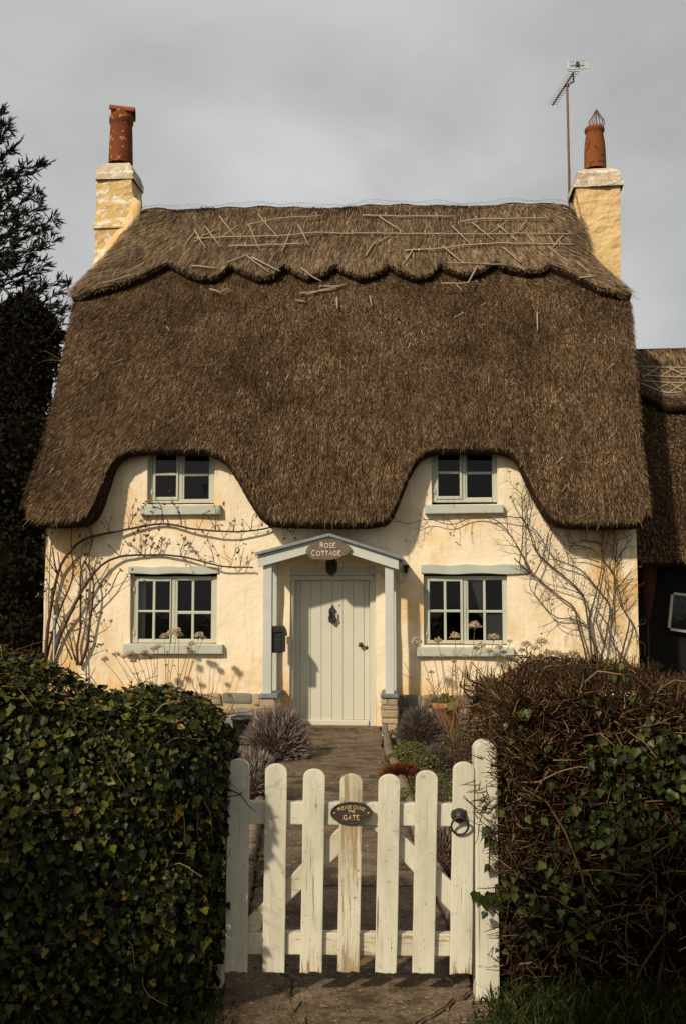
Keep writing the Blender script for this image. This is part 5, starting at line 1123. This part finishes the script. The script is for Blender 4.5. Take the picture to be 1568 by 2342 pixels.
# ---- dried flowers under the windows
def umbel(mb, c, r, n, flat=.7):
    d = norm(rng.normal(0, 1, (n, 3))); d[:, 2] = np.abs(d[:, 2]) * 1.1 - .3; P = np.array(c) + d * r * np.array((1, 1, flat)) * rng.uniform(.5, 1.15, (n, 1))
    leaf5(mb, P, norm(rng.normal(0, 1, (n, 3))), norm(d + rng.normal(0, .4, (n, 3))), rng.uniform(.010, .020, n), 1, ((0, 0), (.4, .3), (.4, .7), (0, 1), (-.4, .7), (-.4, .3)), .2)
    return d
def dried(label, heads, base, yl, name='dried_flowers'):
    r = house_frame(name, label, 'dried flowers', 'dried flower stalks under the windows'); q = MB()
    for px, py, rad in heads:
        y = yl + random.uniform(-.12, .12); t = hat(px, py, y); u = hat(px + 10, py, y).x - t.x; rr = rad * u / 10
        b = hat(base[0] + (px - base[0]) * .25 + random.uniform(-8, 8), base[1], y + random.uniform(-.05, .05)); b.z = max(b.z, 0) * .2
        m1 = b.lerp(t, .55) + Vector((random.uniform(-.05, .05), random.uniform(-.03, .03), 0)); P = [b, b.lerp(m1, .5), m1, m1.lerp(t, .5) + Vector((random.uniform(-.012, .012), 0, 0)), t - Vector((0, 0, rr * .7))]
        q.tube(P, .0048, .0032, 5, 0)
        d = umbel(q, t, rr, int(30 + 17 * rad), .85 if rad > 7 else .6)
        for k in range(min(len(d), 12)): q.tube([P[-1], t + Vector(tuple(d[k] * rr * .8))], .0018, .0012, 3, 0, cap=False)
        for _ in range(random.randint(0, 2)):
            s_ = P[1].lerp(P[3], random.random()); e = s_ + Vector((random.uniform(-.12, .12), random.uniform(-.05, .05), random.uniform(.08, .22))); q.tube([s_, s_.lerp(e, .5) + Vector((0, 0, -.02)), e], .003, .002, 4, 0)
            if random.random() < .6: umbel(q, e, .025, 22, .6)
    q.build('stalks', [MT['dry'], MT['floret']], r)
dried('fine dried umbels in front of the lower left window sill', [(240, 1508, 9), (266, 1497, 9), (283, 1502, 7), (300, 1495, 10), (318, 1505, 9), (331, 1492, 9), (345, 1503, 8), (352, 1484, 8), (375, 1455, 9), (390, 1448, 8), (404, 1441, 10), (410, 1452, 8), (438, 1472, 8), (455, 1453, 10), (463, 1458, 7), (430, 1482, 7), (362, 1478, 7), (305, 1512, 7)], (380, 1640), -.55)
dried('tall dried flower heads beneath the lower right window', [(952, 1467, 13), (1001, 1465, 9), (1040, 1455, 12), (1084, 1431, 15), (1128, 1458, 13), (1165, 1466, 6), (1100, 1476, 10), (1141, 1480, 9), (985, 1537, 5), (1062, 1500, 7), (1036, 1512, 6), (1088, 1482, 8), (1118, 1490, 9), (1010, 1500, 6), (1150, 1492, 7)], (1050, 1690), -.65)
dried('cluster of cream hydrangea like dry heads left of the right rose', [(1203, 1474, 12), (1237, 1469, 15), (1222, 1482, 10), (1192, 1487, 8), (1252, 1492, 10), (1270, 1494, 11), (1288, 1502, 13), (1309, 1497, 15), (1318, 1507, 12), (1296, 1512, 11), (1236, 1502, 9), (1185, 1505, 8), (1262, 1508, 10)], (1240, 1680), -.6)
r = house_frame('dried_flowers', 'red brown bare stalks leaning against the twiggy hedge end', 'dried flowers', 'dried flower stalks under the windows'); q = MB()
for _ in range(28):
    b = gnd(random.uniform(1030, 1078), random.uniform(1715, 1780)); lw = Vector((b.x, b.y, 0)); top_ = lw + Vector((random.gauss(-.12, .2), random.gauss(0, .15), random.uniform(.5, 1.15))); mid = lw.lerp(top_, .5) + Vector((random.gauss(0, .05), 0, 0)); P = [lw, mid, top_]
    w2l = lambda p: Vector(((p.x) * cP - (p.y - OY) * sP, p.x * sP + (p.y - OY) * cP, p.z)); P = [w2l(p) for p in P]; q.tube(P, .005, .0028, 4)
    for _ in range(2):
        s_ = P[1].lerp(P[2], random.random()); q.tube([s_, s_ + Vector((random.gauss(0, .08), random.gauss(0, .05), random.uniform(.05, .14)))], .003, .002, 4)
q.build('stalks', MT['dry'], r)

# ================================================================== BARN TO THE RIGHT
barn = house_frame('thatched_barn', 'dark timber barn with brown thatch beyond the right end of the cottage', 'barn')
e = hat(1510, 1284, .75); rg = hat(1510, 812, 3.1); X0, X1 = 3.45, 9.5
def bsec(s): b = 4 * s * (1 - s); return lerp(3.1, .75, s) - .08 * b, lerp(rg.z, e.z, s) + .10 * b
GB = np.array([[(x, bsec(s)[0] - .012 * math.sin(x * 3 + s * 6), bsec(s)[1]) for x in np.linspace(X0, X1, 50)] for s in np.linspace(0, 1, 24)])
q = MB(); q.grid(GB); q.grid(np.stack([GB[-1], GB[-1] + (0, .03, -.06), GB[-1] + (0, .5, -.02)])); bk = GB.copy(); bk[..., 1] = 6.2 - bk[..., 1]; q.grid(bk)
Pn, Nn, D, si, uj = sample(GB, grid_normals(GB), norm(np.gradient(GB, axis=0)), 52000); k = Pn[:, 0] < 6.2; strands(q, Pn[k], Nn[k], D[k], (.04, .11), (.009, .017), (.15, .5), .2, 1)
re = np.stack([GB[-1], GB[-1] + (0, .03, -.06)]); P2, N2, D2, _, _ = sample(re, np.tile(np.array((0, -.8, -.6)), (2, 50, 1)), np.tile(np.array((0, .2, -.97)), (2, 50, 1)), 2500); strands(q, P2 + (0, .02, .03), N2, D2, (.04, .08), (.009, .015), (0, .4), .2, 1)
bt = q.build('thatch_roof', [MT['thatch_base'], MT['thatch_barn']], barn)
def bpt(px, py, off):
    best = None
    for s in np.linspace(-.02, .6, 260):
        y, z = bsec(s); y -= off * .84; z += off * .54; qv = hat(px, py, y)
        if best is None or abs(qv.z - z) < best[0]: best = (abs(qv.z - z), qv, s)
    return best[1], best[2]
BC = [(1440, 905), (1470, 906), (1490, 915), (1510, 926), (1530, 932), (1560, 932), (1600, 928), (1640, 905), (1680, 932), (1740, 930), (1900, 930)]
cb = []
for x in np.linspace(X0, X1, 90):
    for s in np.linspace(.05, .5, 60):
        y, z = bsec(s); px, py = proj(l2w((x, y - .09, z + .06)))
        if py > interp(px, BC): break
    cb.append([(x, bsec(s * t)[0], bsec(s * t)[1]) for t in np.linspace(0, 1, 10)])
cb = np.array(cb).transpose(1, 0, 2); bn = grid_normals(cb); co_ = cb + bn * .13; q = MB(); q.grid(co_); ed = norm(np.gradient(cb, axis=0))[-1]; q.grid(np.stack([co_[-1], co_[-1] + ed * .03 - bn[-1] * .05, cb[-1]])); q.grid(np.stack([co_[0], co_[0] + (0, .3, 0), co_[0] + (0, .7, -.9)]))
P, Nn, D, si, uj = sample(co_, bn, norm(np.gradient(co_, axis=0)), 17000); k = P[:, 0] < 6.2; k &= si < .8; strands(q, P[k], Nn[k], D[k], (.08, .16), (.006, .011), (0, .14), .08, 1, -.22); k = (P[:, 0] < 6.2) & (si >= .8) & (si < .97); strands(q, P[k], Nn[k], D[k], (.03, .06), (.006, .011), (0, .14), .08, 1, -.22)
bc = q.build('ridge_cap', [MT['thatch_base'], MT['thatch_barncap']], bt)
for tr in ([(1462, 838), (1520, 839.5), (1640, 841)], [(1465, 857), (1520, 860.5), (1640, 864)], [(1466, 870), (1520, 874), (1640, 878)], [(1470, 842), (1510, 856)], [(1505, 840), (1480, 856), (1468, 862)], [(1512, 858), (1545, 840)], [(1530, 841), (1568, 858)], [(1466, 876), (1485, 884), (1505, 893), (1525, 898), (1560, 896)], [(1500, 890), (1530, 876)], [(1492, 874), (1520, 896)], [(1528, 897), (1568, 874)], [(1535, 877), (1560, 893)], [(1548, 860), (1600, 840)]):
    pts = []
    for a, b in zip(tr[:-1], tr[1:]): pts += [(lerp(a[0], b[0], t), lerp(a[1], b[1], t)) for t in (0, .25, .5, .75)]
    pts.append(tr[-1]); q = MB(); q.tube([bpt(px, py, .145)[0] for px, py in pts], .013, .011, 5); q.build('hazel_rod', MT['rod'], bt)
MT['barn_board'] = plain('near_black_boards', (.006, .005, .004), (.014, .011, .008), 4, .75, .4, 30, (1, 1, 8), spec=.2)  # near-black tone over all the boards
q = MB(); yb_ = 1.3; z = -.05
while z < e.z + .3: q.box(3.7, 9.4, yb_ - .012, yb_ + .05, z, z + .176, .004, 0, Matrix.Rotation(R(3), 3, 'X')); z += .17
q.build('wall', MT['barn_board'], barn)
q = MB(); Wp = [(1540, 1360), (1612, 1368), (1607, 1446), (1533, 1436)]; pw = [hat(a, b, yb_ - .12) for a, b in Wp]
def wbar(a, b, t):
    d = (b - a).normalized(); n_ = Vector((-d.z, 0, d.x)) * t; q.prism([(p.x, p.z) for p in (a, b, b + n_, a + n_)], yb_ - .12, yb_ - .07, .004)
t_ = .035
for i in range(4): wbar(pw[(i + 1) % 4], pw[i], -t_)
o = q.build('window', painted('white_window_paint', (.5, .5, .43), (.58, .57, .5), (.2, .14, .08), .75), barn); tag(o, 'white framed window standing ajar in the dark barn wall')
q = MB(); q.add([tuple(p + Vector((0, .02, 0))) for p in pw], [[0, 1, 2, 3]]); q.build('pane', MT['glass'], o)
q = MB(); dk = rect(1535, 1612, 1365, 1440, yb_ - .02)
pz_ = house_frame('folded_parasol', 'dark red cloth hanging tapered in the shade beside the barn', 'parasol'); q = MB(); P = []
for py, hw in ((1292, 17), (1330, 15), (1370, 11), (1400, 7), (1416, 4)):
    row = []
    for k in range(21):
        an = 2 * math.pi * k / 20; cpt = hat(1484 - (py - 1292) * .03, py, 1.05); u = (hat(1494, py, 1.05).x - hat(1484, py, 1.05).x) / 10 * hw * (1 + .14 * math.cos(an * 7)); row.append((cpt.x + u * math.cos(an), cpt.y + u * math.sin(an), cpt.z))
    P.append(row)
q.grid(np.array(P)); q.build('canopy', plain('dark_red_canvas', (.045, .010, .006), (.075, .016, .009), 4, .9), pz_); q = MB(); cpt = hat(1480, 1410, 1.05); q.tube([Vector((cpt.x, cpt.y, cpt.z + .1)), Vector((cpt.x, cpt.y, 0))], .018, n=8); q.build('pole', MT['stem'], pz_)
st_ = house_frame('stone_pots', 'two dark mushroom shaped stones stacked beside the barn', 'garden stones'); q = MB(); c = hat(1494, 1560, .9); u = (hat(1504, 1540, .9).x - hat(1494, 1540, .9).x) / 10; zc = hat(1494, 1522, .9).z; z2 = hat(1494, 1545, .9).z
q.lathe([(u * 10, zc - .14), (u * 12, zc - .05), (u * 24, zc - .03), (u * 23, zc + .01), (u * 14, zc + .05), (0, zc + .06)], (c.x, c.y, 0), 24); q.lathe([(u * 14, -.05), (u * 13, z2 - .1), (u * 25, z2 - .06), (u * 24, z2 - .01), (u * 12, z2 + .02), (0, z2 + .02)], (c.x, c.y, 0), 24); q.build('stones', plain('dark_stone', (.03, .022, .016), (.055, .042, .03), 8, .9, .6, 30), st_)

# ================================================================== TREES AND SHRUBS ON THE LEFT
MT['needle'] = leafmat('dark_needle', [(0, (.006, .0075, .004)), (.6, (.012, .014, .007)), (1, (.024, .026, .013))], .7, .15)
MT['bark'] = plain('dark_bark', (.018, .013, .009), (.04, .03, .02), 8, .95, .8, 20)
con = empty('conifer_tree', (at(-85, 1400, 20).x, 20, 0), 0, 'tall dark conifer rising left of the cottage', 'tree')
q = MB(); q.tube([Vector((at(-85, 1400, 20).x + .05 * math.sin(i), 20, lerp(-.3, 11.2, i / 9))) for i in range(10)], .32, .05, 10); child(q, 'trunk', MT['bark'], con)
br = MB(); lf = MB()
def sprig(p, d, L):
    d = Vector(d).normalized(); lf.tube([p, p + d * L * .5, p + d * L], .020, .008, 5, 0, rs=[.008, .013, .004])
    n = 9; t = rng.random(n); s_ = norm(rng.normal(0, 1, (n, 3))); lf.blades(np.array(p) + np.array(d) * (t * L)[:, None], norm(np.array(d) * .9 + s_ * .8), norm(rng.normal(0, 1, (n, 3))), rng.uniform(.03, .055, n), np.full(n, .009), 0, .3)
def limb(p0, p1, depth=.0, k=1.0):
    n = 12; mid = p0.lerp(p1, .55) + Vector((0, 0, -.12)); P = []
    for i in range(n + 1):
        t = i / n; P.append(p0.lerp(mid, t).lerp(mid.lerp(p1, t), t) + Vector((0, random.gauss(0, .02), random.gauss(0, .02))))
    br.tube(P, .035 * k, .010, 5); d0 = (p1 - p0).normalized()
    for i in range(2, n + 1):
        t = i / n
        for _ in range(2 if i < n else 4):
            side = Vector((random.gauss(0, .5), random.gauss(0, .7), random.gauss(-.05, .45))); d = (d0 * random.uniform(.2, 1.0) + side).normalized(); L = random.uniform(.12, .42) * (1 - .4 * t) * k
            q_ = P[i] + d * L; br.tube([P[i], P[i].lerp(q_, .5) + Vector((0, 0, -.03)), q_], .009, .005, 4)
            for j in range(5):
                tt = random.uniform(.3, 1.05); b = P[i].lerp(q_, tt); sprig(b, d * .8 + d0 * .5 + Vector((random.gauss(0, .5), random.gauss(0, .5), random.gauss(.25, .5))), random.uniform(.10, .22))
TIPS = [(6, 252), (20, 290), (32, 335), (26, 395), (34, 440), (78, 372), (96, 378), (60, 420), (88, 440), (95, 470), (125, 497), (100, 520), (118, 545), (88, 560), (98, 600), (60, 590), (70, 625), (163, 655), (135, 640), (150, 700), (120, 700), (140, 745), (30, 520), (20, 600), (50, 480), (30, 560), (60, 680), (20, 700), (90, 660), (105, 735)]
for px, py in TIPS:
    Y = 20 + random.uniform(-.8, .8); limb(at(-85, py + random.uniform(25, 75) + (px + 85) * .12, 20), at(px - 6, py + 4, Y), k=1.0 if px > 60 else .8)
for _ in range(9):
    py = random.uniform(560, 1000); limb(at(-85, py + 60, 20), at(random.uniform(-60, 18), py, 20 + random.uniform(-1.5, 1.5)), k=.8)
tx = at(-85, 1400, 20).x
for i in range(16):
    z_ = lerp(11.2, 4.0, i / 15); a = i * 2.1; L_ = lerp(.4, 2.2, i / 15); dv = Vector((-abs(math.cos(a)) * L_, math.sin(a) * L_, .1)); limb(Vector((tx, 20, z_)), Vector((tx, 20, z_)) + dv, k=.8)
for i in range(5): limb(Vector((tx, 20, 10.2 + .2 * i)), Vector((tx + .5 * math.cos(i * 2.5), 20 + .5 * math.sin(i * 2.5), 11.0 + .18 * i)), k=.6)
child(br, 'branches', MT['bark'], con); child(lf, 'crown', MT['needle'], con)
def bush(name, label, blobs, n, size, mat, group=None, cat='shrub', twigs=0):
    r = empty(name, (blobs[0][0].x, blobs[0][0].y, 0), 0, label, cat, group); q = MB(); cr_ = MB()
    for c, rx, ry, rz in blobs:
        d = norm(rng.normal(0, 1, (n, 3))); rad = rng.uniform(.72, 1.03, (n, 1)) + .12 * np.sin(d[:, :1] * 9 + d[:, 2:] * 7); P = np.array(c) + d * np.array((rx, ry, rz)) * rad; ok = P[:, 2] > 0; P, d_ = P[ok], d[ok]; m = len(P)
        leaf5(q, P, norm(d_ * .6 + rng.normal(0, .7, (m, 3)) + (0, 0, -.1)), norm(d_ + rng.normal(0, .6, (m, 3))), rng.uniform(*size, m), 0, OVAL, .2)
        V = []
        for v in np.linspace(-1.0, 1.0, 12):
            V.append([(c.x + math.cos(a) * rx * .72 * math.sqrt(max(0, 1 - v * v)), c.y + math.sin(a) * ry * .72 * math.sqrt(max(0, 1 - v * v)), max(-.1, c.z + v * rz * .72)) for a in np.linspace(0, 6.2832, 19)])
        cr_.grid(np.array(V)); child(cr_, 'dark_core', MT['core'], r); cr_ = MB()
    child(q, 'leaves', mat, r)
    if twigs:
        q = MB()
        for _ in range(twigs):
            c, rx, ry, rz = random.choice(blobs); d = Vector((random.gauss(.1, 1), -abs(random.gauss(.4, .5)), random.gauss(.5, .7))).normalized(); p = c + Vector((d.x * rx * .6, d.y * ry * .6, d.z * rz * .6)); P = [p]
            for _ in range(7): d = (d + Vector((random.gauss(0, .18), random.gauss(0, .1), random.gauss(-.06, .18)))).normalized(); P.append(P[-1] + d * rz * .11)
            if min(p_.z for p_ in P) > 0: q.tube(P, .012, .004, 4, cap=False)
        child(q, 'twigs', MT['stem'], r)
    return r
MT['darkleaf'] = leafmat('shaded_evergreen_leaf', [(0, (.005, .0055, .003)), (.7, (.010, .010, .005)), (1, (.018, .017, .009))], .8, .08)
bush('evergreen_shrub', 'tall black green evergreen shrub against the left side of the thatch', [(at(30, 860, 17.6), .95, .8, 1.3), (at(65, 760, 17.8), .55, .5, .6), (at(20, 1060, 17.2), 1.05, .9, 1.3), (at(-60, 900, 17.6), 1.2, .9, 1.8)], 3800, (.05, .11), MT['darkleaf'], 'dark shrubs left of the cottage', twigs=60)
bush('evergreen_shrub', 'low dark evergreen shrub beside the left end wall', [(at(-20, 1330, 16.6), 1.1, .8, 1.1), (at(-10, 1480, 16.2), 1.1, .8, .8), (at(75, 1400, 17.4), .75, .6, 1.2), (at(80, 1240, 17.6), .8, .6, .8)], 3000, (.05, .10), MT['darkleaf'], 'dark shrubs left of the cottage', twigs=60)
bush('evergreen_shrub', 'high dark evergreen shrub mass behind the first conifer boughs', [(at(-70, 830, 21.5), 1.5, 1, 1.1), (at(60, 1150, 19.5), 1.2, 1, 2.0), (at(30, 1400, 19.5), 1.6, 1, 2.0)], 3000, (.06, .12), MT['darkleaf'], 'dark shrubs left of the cottage')
# two unseen trees added behind the viewer only to shade the lower hedges
for cx_, w_, lb_ in ((-5.25, 1.0, 'small unseen tree added behind the viewer to shade the ivy hedge'), (-2.0, .78, 'small unseen tree added behind the viewer to shade the twiggy hedge')):
    rt = empty('added_shade_tree', (cx_, -.9, 0), 0, lb_, 'tree', 'added shade trees behind the viewer'); q = MB(); q.tube([Vector((cx_ + .06 * math.sin(i * 1.7), -.9 + .04 * math.cos(i * 2.1), -.1 + i * .46)) for i in range(10)], .08, .03, 8)
    for k in range(9):
        a = k * 2.4; q.tube([Vector((cx_, -.9, 3.4 + .1 * k)), Vector((cx_ + .4 * w_ * math.cos(a), -.9 + .3 * math.sin(a), 3.8 + .1 * k)), Vector((cx_ + .85 * w_ * math.cos(a), -.9 + .6 * math.sin(a), 4.1 + .08 * k))], .025, .008, 5)
    child(q, 'trunk', MT['bark'], rt); q = MB(); n = 5200; d = norm(rng.normal(0, 1, (n, 3))); P = np.array((cx_, -.9, 4.42 if w_ > .9 else 4.24)) + d * np.array((w_, .75, .62)) * (rng.random((n, 1)) ** .4) * (1 + .15 * np.sin(d[:, :1] * 8 + d[:, 2:] * 6))
    leaf5(q, P, norm(rng.normal(0, 1, (n, 3)) + (0, 0, -.4)), norm(rng.normal(0, 1, (n, 3)) + (0, 0, .6)), rng.uniform(.05, .09, n), 0, OVAL, .2); child(q, 'crown', MT['green'], rt)
bb = empty('bare_shrub', (at(15, 1500, 11.5).x, 11.5, 0), 0, 'bare brown twiggy shrub behind the ivy hedge', 'shrub'); q = MB()
for _ in range(60):
    p = Vector((at(random.uniform(-40, 25), 1500, 11.5).x, 11.5 + random.uniform(-.2, .2), .0)); d = Vector((random.gauss(.2, .35), random.gauss(0, .2), 1)).normalized(); P = [p]
    for _ in range(9): d = (d + Vector((random.gauss(.03, .15), random.gauss(0, .1), random.gauss(0, .1)))).normalized(); P.append(P[-1] + d * random.uniform(.09, .15))
    q.tube(P, .010, .003, 4, cap=False)
    for k in range(3, 9):
        d2 = (d + Vector((random.gauss(0, .8), random.gauss(0, .4), random.gauss(.1, .5)))).normalized(); q.tube([P[k], P[k] + d2 * .09, P[k] + d2 * .17 + Vector((0, 0, .02))], .005, .002, 4, cap=False)
tag(child(q, 'twigs', MT['twig'], bb), kind='stuff')
sk = empty('garden_stake', (at(124, 1500, 12.0).x, 12.0, 0), 0, 'thin pale forked garden stake standing before the dark shrubs', 'stake'); q = MB()
b = at(124, 1480, 12.0); q.tube([Vector((b.x, 12, 0)), at(124, 1440, 12)], .009, n=6); q.tube([at(124, 1440, 12), at(122.5, 1430, 12), at(119, 1408, 12)], .007, n=6); q.tube([at(124, 1440, 12), at(125, 1428, 12), at(125, 1406, 12)], .007, n=6); q.lathe([(0, -.03), (.025, -.02), (.028, .02), (0, .03)], at(126, 1412, 12), 10); child(q, 'stem', MT['galv'], sk)
# ================================================================== LIGHT
SUND = Vector((.685, .944, -.80)).normalized()
ld = bpy.data.lights.new('sun', 'SUN'); ld.energy = 3.9; ld.angle = R(2.0); ld.color = (1.0, .86, .68)
lo = bpy.data.objects.new('sun', ld); col.objects.link(lo); lo.rotation_euler = SUND.to_track_quat('-Z', 'Y').to_euler(); lo.location = (-8, -10, 12)
W = bpy.data.worlds.new('World'); sc.world = W; W.use_nodes = True; t = W.node_tree; t.nodes.clear()
out = t.nodes.new('ShaderNodeOutputWorld'); sky = t.nodes.new('ShaderNodeTexSky'); sky.sky_type = 'NISHITA'; sky.sun_disc = False
sky.sun_elevation = math.asin(-SUND.z); sky.sun_rotation = math.atan2(-SUND.x, -SUND.y) % (2 * math.pi); sky.air_density = 1; sky.dust_density = 2
b1 = t.nodes.new('ShaderNodeBackground'); b1.inputs[1].default_value = .10; t.links.new(sky.outputs[0], b1.inputs[0])
tc = t.nodes.new('ShaderNodeTexCoord'); mp = t.nodes.new('ShaderNodeMapping'); mp.inputs['Scale'].default_value = (1, 1, 1.7); t.links.new(tc.outputs['Generated'], mp.inputs[0])
def wn(scale, det, rough, off, dist=0):
    m = t.nodes.new('ShaderNodeMapping'); m.inputs['Location'].default_value = (off, off * .6, off * .3); t.links.new(mp.outputs[0], m.inputs[0])
    n = t.nodes.new('ShaderNodeTexNoise'); n.inputs['Scale'].default_value = scale; n.inputs['Detail'].default_value = det; n.inputs['Roughness'].default_value = rough; n.inputs['Distortion'].default_value = dist; t.links.new(m.outputs[0], n.inputs['Vector']); return n.outputs['Fac']
# thin bright break in the cloud sheet above the roof, heavier cloud to the sides
vm = t.nodes.new('ShaderNodeVectorMath'); vm.operation = 'DISTANCE'; t.links.new(tc.outputs['Generated'], vm.inputs[0]); vm.inputs[1].default_value = Vector((-.02, .93, .30)).normalized()
rad = ramp(t, vm.outputs['Value'], [(.02, 1.0), (.52, 0.0)], 'EASE')
cl = ramp(t, wn(2.6, 7, .5, 1.7, .3), [(.38, (.335, .328, .31)), (.62, (.54, .537, .525))])
brk = mix(t, 1.0, rad, ramp(t, wn(3.4, 6, .5, 4.2, .4), [(.34, .35), (.64, 1.0)]), 'MULTIPLY')
cl = mix(t, brk, cl, (.71, .715, .72))
vs = t.nodes.new('ShaderNodeVectorMath'); vs.operation = 'DISTANCE'; t.links.new(tc.outputs['Generated'], vs.inputs[0]); vs.inputs[1].default_value = -SUND
cl = mix(t, ramp(t, vs.outputs['Value'], [(.05, 1.0), (.75, 0.0)], 'EASE'), cl, (1.0, .90, .76))   # thin bright cloud round the veiled sun, behind the viewer
b2 = t.nodes.new('ShaderNodeBackground'); b2.inputs[1].default_value = 1.0; t.links.new(cl, b2.inputs[0])
ms = t.nodes.new('ShaderNodeMixShader'); ms.inputs[0].default_value = .93; t.links.new(b1.outputs[0], ms.inputs[1]); t.links.new(b2.outputs[0], ms.inputs[2]); t.links.new(ms.outputs[0], out.inputs[0])
sc.view_settings.view_transform = 'Standard'; sc.view_settings.look = 'None'; sc.view_settings.exposure = 0; sc.view_settings.gamma = 1; sc.view_settings.use_curve_mapping = False
sc.render.engine = 'CYCLES'; sc.cycles.max_bounces = 6; sc.cycles.use_denoising = True
